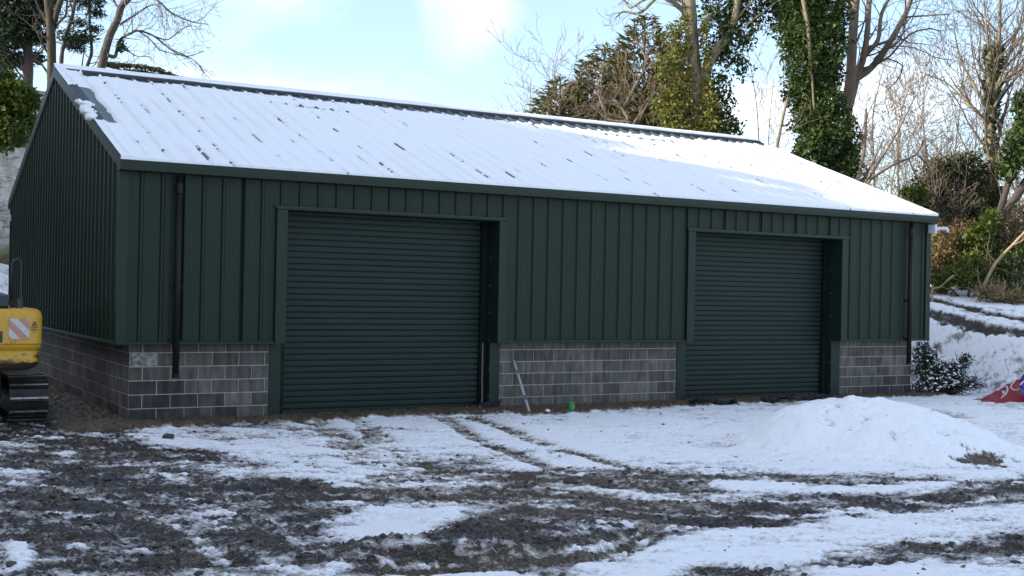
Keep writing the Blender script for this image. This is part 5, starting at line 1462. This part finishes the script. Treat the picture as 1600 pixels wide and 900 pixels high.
# shrubs: (px, py, half width m, half height m, D, n, material, label, category, name)
def shrub(name, label, cat, blobs, D, mat, Ls=(.08, .18), stems=6, ground=True, group=None, shell=.3, wd=.6, bark='bark_dark', twigs=0, tm='twig', root=None):
    x0 = np.mean([b[0] for b in blobs]); y1 = max(b[1] for b in blobs)
    b0 = P(x0, y1, D); t = Tree(name, label, cat, b0[0], b0[1], group)
    if root is not None: t.base = Vector(root); t.z0 = 0.0; t.e.location = t.base
    cs_, ax_ = [], []
    for (x, y, rx, rz, n_) in blobs:
        cc_ = P(x, y, D+random.uniform(-.3, .3))
        c, a = blob_points(cc_, (rx, rx*.9, rz), n_, int(x*5+y*3), shell, .55); cs_.append(c); ax_.append(a)
        for k in range(max(1, stems//len(blobs))):
            tip = Vector(cc_)+Vector((random.uniform(-.5, .5)*rx, random.uniform(-.5, .5)*rx, random.uniform(0, .6)*rz))
            mid = t.base.lerp(tip, .5)+Vector((random.uniform(-.2, .2), random.uniform(-.2, .2), .1))
            pp, rr = t.stem([t.base+Vector((random.uniform(-.1, .1), random.uniform(-.1, .1), 0.02)), mid, tip], .035, .012, False, 5)
            if twigs: t.twigs(pp, rr, twigs, max(rx, rz)*1.0, 1, .3, 1.0, dens=3.0, rf=.6, rmin=.007)
    c = np.concatenate(cs_); a = np.concatenate(ax_)
    keep_ = c[:, 2] > t.z0+0.1
    c, a = c[keep_], a[keep_]
    L_s = rng.uniform(*Ls, len(c))
    t.leaves("crown", c, a, L_s, L_s*rng.uniform(wd*.8, wd*1.2, len(c)), mat)
    t.done(M[bark], M[tm]); return t
shrub("holly_bush", "big dark evergreen bush above the right end of the gutter", "bush", [(1475, 268, .9, .55, 1300), (1508, 258, .7, .5, 900), (1440, 300, .7, .5, 1000), (1485, 300, .9, .6, 1500), (1525, 280, .6, .6, 900), (1460, 335, .8, .7, 1100), (1510, 330, .7, .7, 1100), (1430, 325, .5, .4, 450)], 38.6, M['holly'], (.08, .18), stems=16, twigs=5, tm='bark_red', shell=.05)
shrub("bramble_thicket", "reddish bare thicket tangled through the big dark bush", "thicket", [(1455, 262, .7, .6, 200), (1500, 250, .7, .5, 160), (1480, 320, .8, .7, 260), (1530, 310, .6, .7, 200)], 38.2, M['bramble'], (.05, .10), stems=20, twigs=9, tm='bark_red')
shrub("laurel_shrub", "yellow-green shrub peeping over the right verge in front of the dark bush", "shrub", [(1432, 305, .42, .32, 700), (1418, 300, .25, .22, 250)], 37.3, M['laurel'], (.08, .15))
shrub("laurel_shrub", "bright green leafy shrub on the bank between the leaning trunk and the shed", "shrub", [(1500, 428, .62, .40, 1300), (1520, 410, .45, .40, 700), (1475, 440, .40, .30, 500), (1540, 440, .4, .35, 450)], 36.2, M['laurel'], (.07, .15), twigs=4, tm='deadwood')
shrub("laurel_shrub", "green shrub round the foot of the leaning trunk", "shrub", [(1530, 370, .5, .5, 900), (1548, 345, .4, .4, 500), (1555, 395, .4, .4, 450)], 36.6, M['laurel'], (.08, .17), twigs=3)
shrub("undergrowth_bush", "dark shaded undergrowth bush against the shed's right corner", "bush", [(1468, 420, .5, .7, 1200), (1478, 380, .5, .6, 700), (1465, 455, .4, .35, 400)], 37.0, M['bramble'], (.08, .17), twigs=3)
shrub("undergrowth_bush", "dark green undergrowth bush below the pale leaning pole", "bush", [(1575, 420, .6, .6, 1000), (1600, 400, .5, .6, 800), (1590, 445, .5, .35, 400)], 36.6, M['ivy'], (.07, .15), twigs=9, tm='bark_pale')
shrub("bramble_thicket", "brown tangled thicket of dead bramble behind the leaning trunk", "thicket", [(1505, 365, .6, .6, 700), (1490, 395, .5, .5, 500), (1520, 395, .5, .5, 400)], 37.6, M['bramble'], (.05, .12), stems=14, twigs=8, tm='bark_red')
shrub("bramble_thicket", "straw-coloured bramble thicket along the top of the bank at the right edge", "thicket", [(1560, 462, .5, .28, 300), (1585, 470, .5, .28, 350), (1535, 460, .4, .22, 200), (1605, 465, .5, .35, 300)], 35.2, M['bramble'], (.04, .10), stems=16, twigs=9, tm='deadwood')
shrub("bramble_thicket", "tan thicket of bare stems at the right edge, above the undergrowth bush", "thicket", [(1590, 340, .6, .6, 500), (1570, 370, .5, .5, 300), (1600, 370, .5, .5, 300)], 38.4, M['bramble'], (.05, .11), stems=14, twigs=9, tm='deadwood')
words = ("leftmost", "second", "third", "fourth", "fifth", "rightmost")
for i in range(6):
    x = 1448+i*31
    shrub("woodland_bush", words[i]+" of the dim bushes deep in the wood behind the bank, counted from the shed", "bush", [(x, 330+12*(i % 3), .8, .9, 700), (x+12, 390, .9, 1.0, 700), (x-5, 430, .8, .7, 500)], 41.5+.6*(i % 2), M['laurel'] if i == 2 else M['bramble'], (.07, .17), group="dim bushes behind the bank", twigs=7, stems=14, tm='deadwood' if i % 2 else 'bark_red', shell=.05)
# pale dead pole leaning out of the bank, and a fallen stick
def log(name, pts, D, r0, r1, label, cat, mat, n=0):
    b0 = P(*pts[0], D); t = Tree(name, label, cat, b0[0], b0[1])
    a, r = t.stem(stem_path(pts, D, .15), r0, r1, True, 7)
    if n: t.twigs(a, r, n, .7, 1, .3, 1.0, rf=.5, dens=2.5)
    t.done(mat, mat)
log("leaning_pole", [(1531, 462), (1545, 430), (1558, 408), (1580, 385), (1602, 362), (1620, 345)], 35.2, .055, .035, "pale dead pole leaning right out of the bramble on the bank", "dead branch", M['deadwood'], 6)
log("fallen_branch", [(1457, 452), (1470, 448), (1482, 436), (1490, 430)], 35.3, .035, .02, "short pale fallen branch on the snow at the top of the bank", "dead branch", M['deadwood'], 2)
# dead stalks and twigs poking through the snow of the bank
b = MB()
for i in range(420):
    x = rng.uniform(19.3, 24.5); y = rng.uniform(-4, 6)
    if rng.random() > (0.95 if x < 21.2 else 0.3): continue
    z = gh(x, y); d_ = Vector((rng.normal(), rng.normal(), abs(rng.normal())*.7+.15)).normalized()*rng.uniform(.08, .32)
    p_ = Vector((x, y, z-.02)); b.tube([p_, p_+d_*.5+Vector((0, 0, .02)), p_+d_], [.006, .005, .003], 3, cap=False)
tag(b.build("dead_stalks", M['bark_dark']), "dead stalks and twigs sticking out of the snowy bank", "twigs", kind='stuff')

# snowy shrub at the right corner of the shed
shrub("snowy_shrub", "straggling dark shrub dusted with snow at the right corner of the shed", "shrub", [(1445, 565, .34, .38, 800), (1470, 585, .40, .36, 900), (1495, 580, .36, .30, 520), (1450, 605, .42, .25, 700), (1485, 605, .45, .22, 600), (1510, 562, .22, .16, 130), (1440, 545, .25, .2, 260), (1520, 600, .3, .18, 240)], 28.4, M['frosted'], (.05, .13), stems=24, shell=.02, twigs=8, tm='bark_dark', wd=.36)
cs, xs_ = [], []
for (x, y, rx, rz, n_) in ((1450, 560, .36, .30, 110), (1475, 575, .42, .30, 150), (1495, 590, .40, .25, 140), (1455, 597, .40, .22, 120)): addp(blob_points(P(x, y, 28.2), (rx, rx, rz), n_, int(x+y), .6, .5))
c = np.concatenate(cs)
ax = unit(rng.normal(size=(len(c), 3))*np.array([1, 1, .15]))
tag(link("snow_flecks", leaf_mesh("snow_flecks", c, ax, rng.uniform(.04, .11, len(c)), rng.uniform(.03, .07, len(c)), M['roof_snow'])), "flecks of snow caught on the shrub at the shed's right corner", "snow", kind='stuff')

# --- left of the ridge
D = 49.0
b0 = P(45, 150, D)
t = Tree("dark_conifer", "dark evergreen filling the top left corner, with heavy drooping foliage", "tree", b0[0], b0[1])
a, r = t.stem(stem_path([(43, 150), (44, 100), (43, 50), (45, 0), (48, -80)], D, .1), .26, .14, True, 8)
t.twigs(a, r, 16, 2.6, 2, .2, 1.0, rf=.25, up=-.05, dens=1.6)
cs, xs_ = [], []
for (x, y, rx, rz, n_) in ((15, 15, 1.2, .9, 3400), (5, 60, 1.0, .7, 2200), (30, 45, .8, .5, 1300), (60, 20, .8, .6, 1300), (20, 95, .8, .4, 900), (60, 60, .5, .4, 450), (50, -20, 1.4, .8, 2500), (-10, -20, 1.5, 1.0, 2500), (75, 5, .5, .5, 500), (0, 100, .6, .4, 700), (55, 90, .45, .3, 260)):
    addp(blob_points(P(x, y, D+random.uniform(-.8, .8)), (rx, rx, rz), n_, int(x*3+y), .15, .6))
c = np.concatenate(cs); ax = np.concatenate(xs_); ax = unit(ax*np.array([1, 1, .6])+np.array([0, 0, -.3]))
t.leaves("crown", c, ax, rng.uniform(.14, .34, len(c)), rng.uniform(.05, .11, len(c)), M['cedar'])
t.done(M['bark_dark'], M['bark_dark'])
D = 46.0; b0 = P(81, 150, D)
t = Tree("forking_tree", "thick forking trunk with yellow sunlight coloured into its bark, rising behind the gable apex", "tree", b0[0], b0[1])
a, r = t.stem(stem_path([(81, 150), (81, 105), (80, 60), (78, 28), (74, -10), (70, -80)], D, .05), .21, .14, True, 10)
t.twigs(a, r, 6, 2.0, 2, .5, 1.0, rf=.25)
a, r = t.stem(stem_path([(83, 45), (90, 15), (98, -10), (104, -60)], D, .2), .12, .09, False, 7)
a, r = t.stem(stem_path([(85, 42), (95, 32), (103, 22), (105, -5)], D, .2), .06, .04, False, 6); t.twigs(a, r, 5, 1.2, 2, .3, 1.0)
a, r = t.stem(stem_path([(78, 88), (68, 72), (58, 50), (50, 40)], D, .2), .05, .02, False, 6); t.twigs(a, r, 5, 1.2, 2, .3, 1.0)
a, r = t.stem(stem_path([(78, 120), (66, 102), (55, 95)], D, .2), .05, .02, False, 6)
t.done(M['bark_sun_shade'], M['bark_dark'])
D = 47.0; b0 = P(95, 150, D)
t = Tree("slender_tree", "slender dark trunk leaning right, next to the thick forking trunk", "tree", b0[0], b0[1])
a, r = t.stem(stem_path([(94, 150), (96, 90), (101, 65), (108, 40), (115, 15), (122, -40)], D, .1), .10, .06, True, 7)
t.twigs(a, r, 8, 1.4, 2, .4, 1.0)
c, ax = blob_points(P(112, 57, D), (.75, .7, .32), 520, 5, .1, .6); t.leaves("crown", c, ax*np.array([1, 1, .5]), rng.uniform(.12, .26, len(c)), .07, M['cedar'])
t.done(M['bark_dark'], M['bark_dark'])
D = 48.0; b0 = P(135, 150, D)
t = Tree("wavy_conifer", "thin wavy conifer with sparse sprays, left of the leaning bare tree", "tree", b0[0], b0[1])
a, r = t.stem(stem_path([(134, 150), (135, 108), (143, 82), (141, 50), (140, 20), (142, -60)], D, .1), .085, .05, True, 7)
t.twigs(a, r, 18, 1.7, 2, .3, 1.0, rf=.35, up=-.06, dens=2.0)
b_, r = t.stem(stem_path([(127, 150), (128, 105), (133, 70)], D, .1), .04, .02, False, 5)
cs, xs_ = [], []
for (x, y, rx, rz, n_) in ((132, 5, .7, .3, 420), (150, 20, .45, .25, 260), (122, 35, .5, .22, 240), (128, 60, .6, .28, 420), (118, 75, .5, .18, 220), (148, 45, .4, .2, 190), (155, 5, .3, .25, 150), (140, -20, .9, .4, 600), (110, 65, .4, .25, 220)):
    addp(blob_points(P(x, y, D+random.uniform(-.6, .6)), (rx, rx, rz), n_, int(x*3+y), .05, .65))
c = np.concatenate(cs); ax = unit(np.concatenate(xs_)*np.array([1, 1, .5])+np.array([0, 0, -.25]))
t.leaves("crown", c, ax, rng.uniform(.12, .30, len(c)), rng.uniform(.04, .08, len(c)), M['cedar'])
t.done(M['bark_dark'], M['bark_dark'])
D = 46.0; b0 = P(152, 150, D)
t = Tree("leaning_bare_tree", "bare tree leaning right behind the left ridge end, fine twigs over the roof", "tree", b0[0], b0[1])
a, r = t.stem(stem_path([(148, 150), (160, 100), (170, 60), (184, 30), (190, 10), (204, -5), (225, -40)], D, .1), .20, .10, True, 9)
t.twigs(a, r, 5, 1.6, 2, .55, 1.0, rf=.2)
for pp, r0, n_, L in (([(168, 86), (180, 88), (184, 70), (192, 58), (205, 52), (216, 48), (240, 56), (265, 76), (290, 88), (318, 80)], .075, 22, 1.1), ([(216, 48), (235, 62), (250, 78), (280, 86)], .03, 12, .9), ([(188, 38), (210, 24), (235, 8), (250, 10)], .05, 18, 1.2),
                      ([(212, -15), (245, 0), (268, 20), (300, 34), (325, 38)], .05, 22, 1.3), ([(184, 72), (200, 80), (215, 88), (232, 88)], .03, 10, .7), ([(240, 56), (262, 62), (285, 45), (300, 40)], .025, 12, .8), ([(190, 20), (180, 5), (172, -10)], .05, 6, 1.0), ([(265, 76), (292, 88), (310, 100), (322, 118)], .025, 10, .6)):
    a, r = t.stem(stem_path(pp, D, .4), r0, .013, False, 6)
    t.twigs(a, r, n_, L, 2, .2, 1.0, rf=.55, dens=2.6, up=-.01, rmin=.0065, wig=.2)
c, ax = blob_points(P(190, 72, D), (.3, .3, .35), 160, 9, .1, .6); t.leaves("crown", c, ax, rng.uniform(.10, .2, len(c)), .06, M['cedar'])
t.done(M['bark_dark'], M['twig'])
D = 47.0; b0 = P(185, 170, D)
t = Tree("low_cedar", "low flat-layered conifer whose boughs just clear the ridge", "tree", b0[0], b0[1])
a, r = t.stem(stem_path([(185, 165), (186, 125), (184, 98)], D, .1), .10, .04, True, 7)
cs, xs_ = [], []
for pp in ([(184, 100), (205, 103), (235, 107), (262, 116), (285, 126)], [(184, 112), (215, 112), (245, 118), (270, 127)], [(184, 104), (175, 102), (168, 100)]):
    a, r = t.stem(stem_path(pp, D, .3), .04, .012, False, 5); t.twigs(a, r, 8, .5, 1, .2, 1.0, up=-.03)
    for q in a[1:]:
        addp(blob_points(q, (.32, .5, .075), 85, int(q.x*50), .05, .6))
c = np.concatenate(cs); ax = unit(np.concatenate(xs_)*np.array([1, 1, .3]))
t.leaves("crown", c, ax, rng.uniform(.10, .22, len(c)), rng.uniform(.04, .07, len(c)), M['yew'])
t.done(M['bark_dark'], M['bark_dark'])
shrub("laurel_bush", "large glossy yellow-green bush on the chalk face at the left edge", "bush", [(10, 140, .8, .55, 2200), (-15, 160, 1.0, .9, 2600), (25, 165, .75, .5, 2000), (45, 155, .40, .4, 700), (15, 205, .7, .5, 1900), (38, 195, .45, .45, 900), (-10, 220, .8, .4, 1300), (30, 220, .3, .2, 300), (5, 118, .45, .2, 500)], 38.5, M['laurel'], (.10, .20), stems=9, root=P(8, 165, 43.2))

# evergreen wood on the cliff top west of the yard: out of the picture, it keeps the low sun off the yard
cs, xs_ = [], []
for i in range(31):
    y = -12.5+i*1.02
    for j in range(2):
        x = -17.9-2.6*j+rng.uniform(-.8, .8); zt = (17.1 if i < 26 else 12.2)+rng.uniform(-1.0, 0.9)+0.5*j
        d_ = unit(rng.normal(size=(420, 3))); rr_ = 0.55+.45*rng.random(420)
        cz = (zt+8.8)/2
        cs.append(np.array([x, y, cz])[None]+d_*rr_[:, None]*np.array([1.8, 1.3, (zt-8.8)/2])[None]); xs_.append(unit(d_+rng.normal(size=(420, 3))*.6))
c = np.concatenate(cs); ax = np.concatenate(xs_)
tag(link("evergreen_wood", leaf_mesh("evergreen_wood", c, ax, rng.uniform(.5, 1.0, len(c)), rng.uniform(.4, .8, len(c)), M['wood'])), "belt of dense evergreens along the cliff top west of the yard", "woodland", kind='stuff')
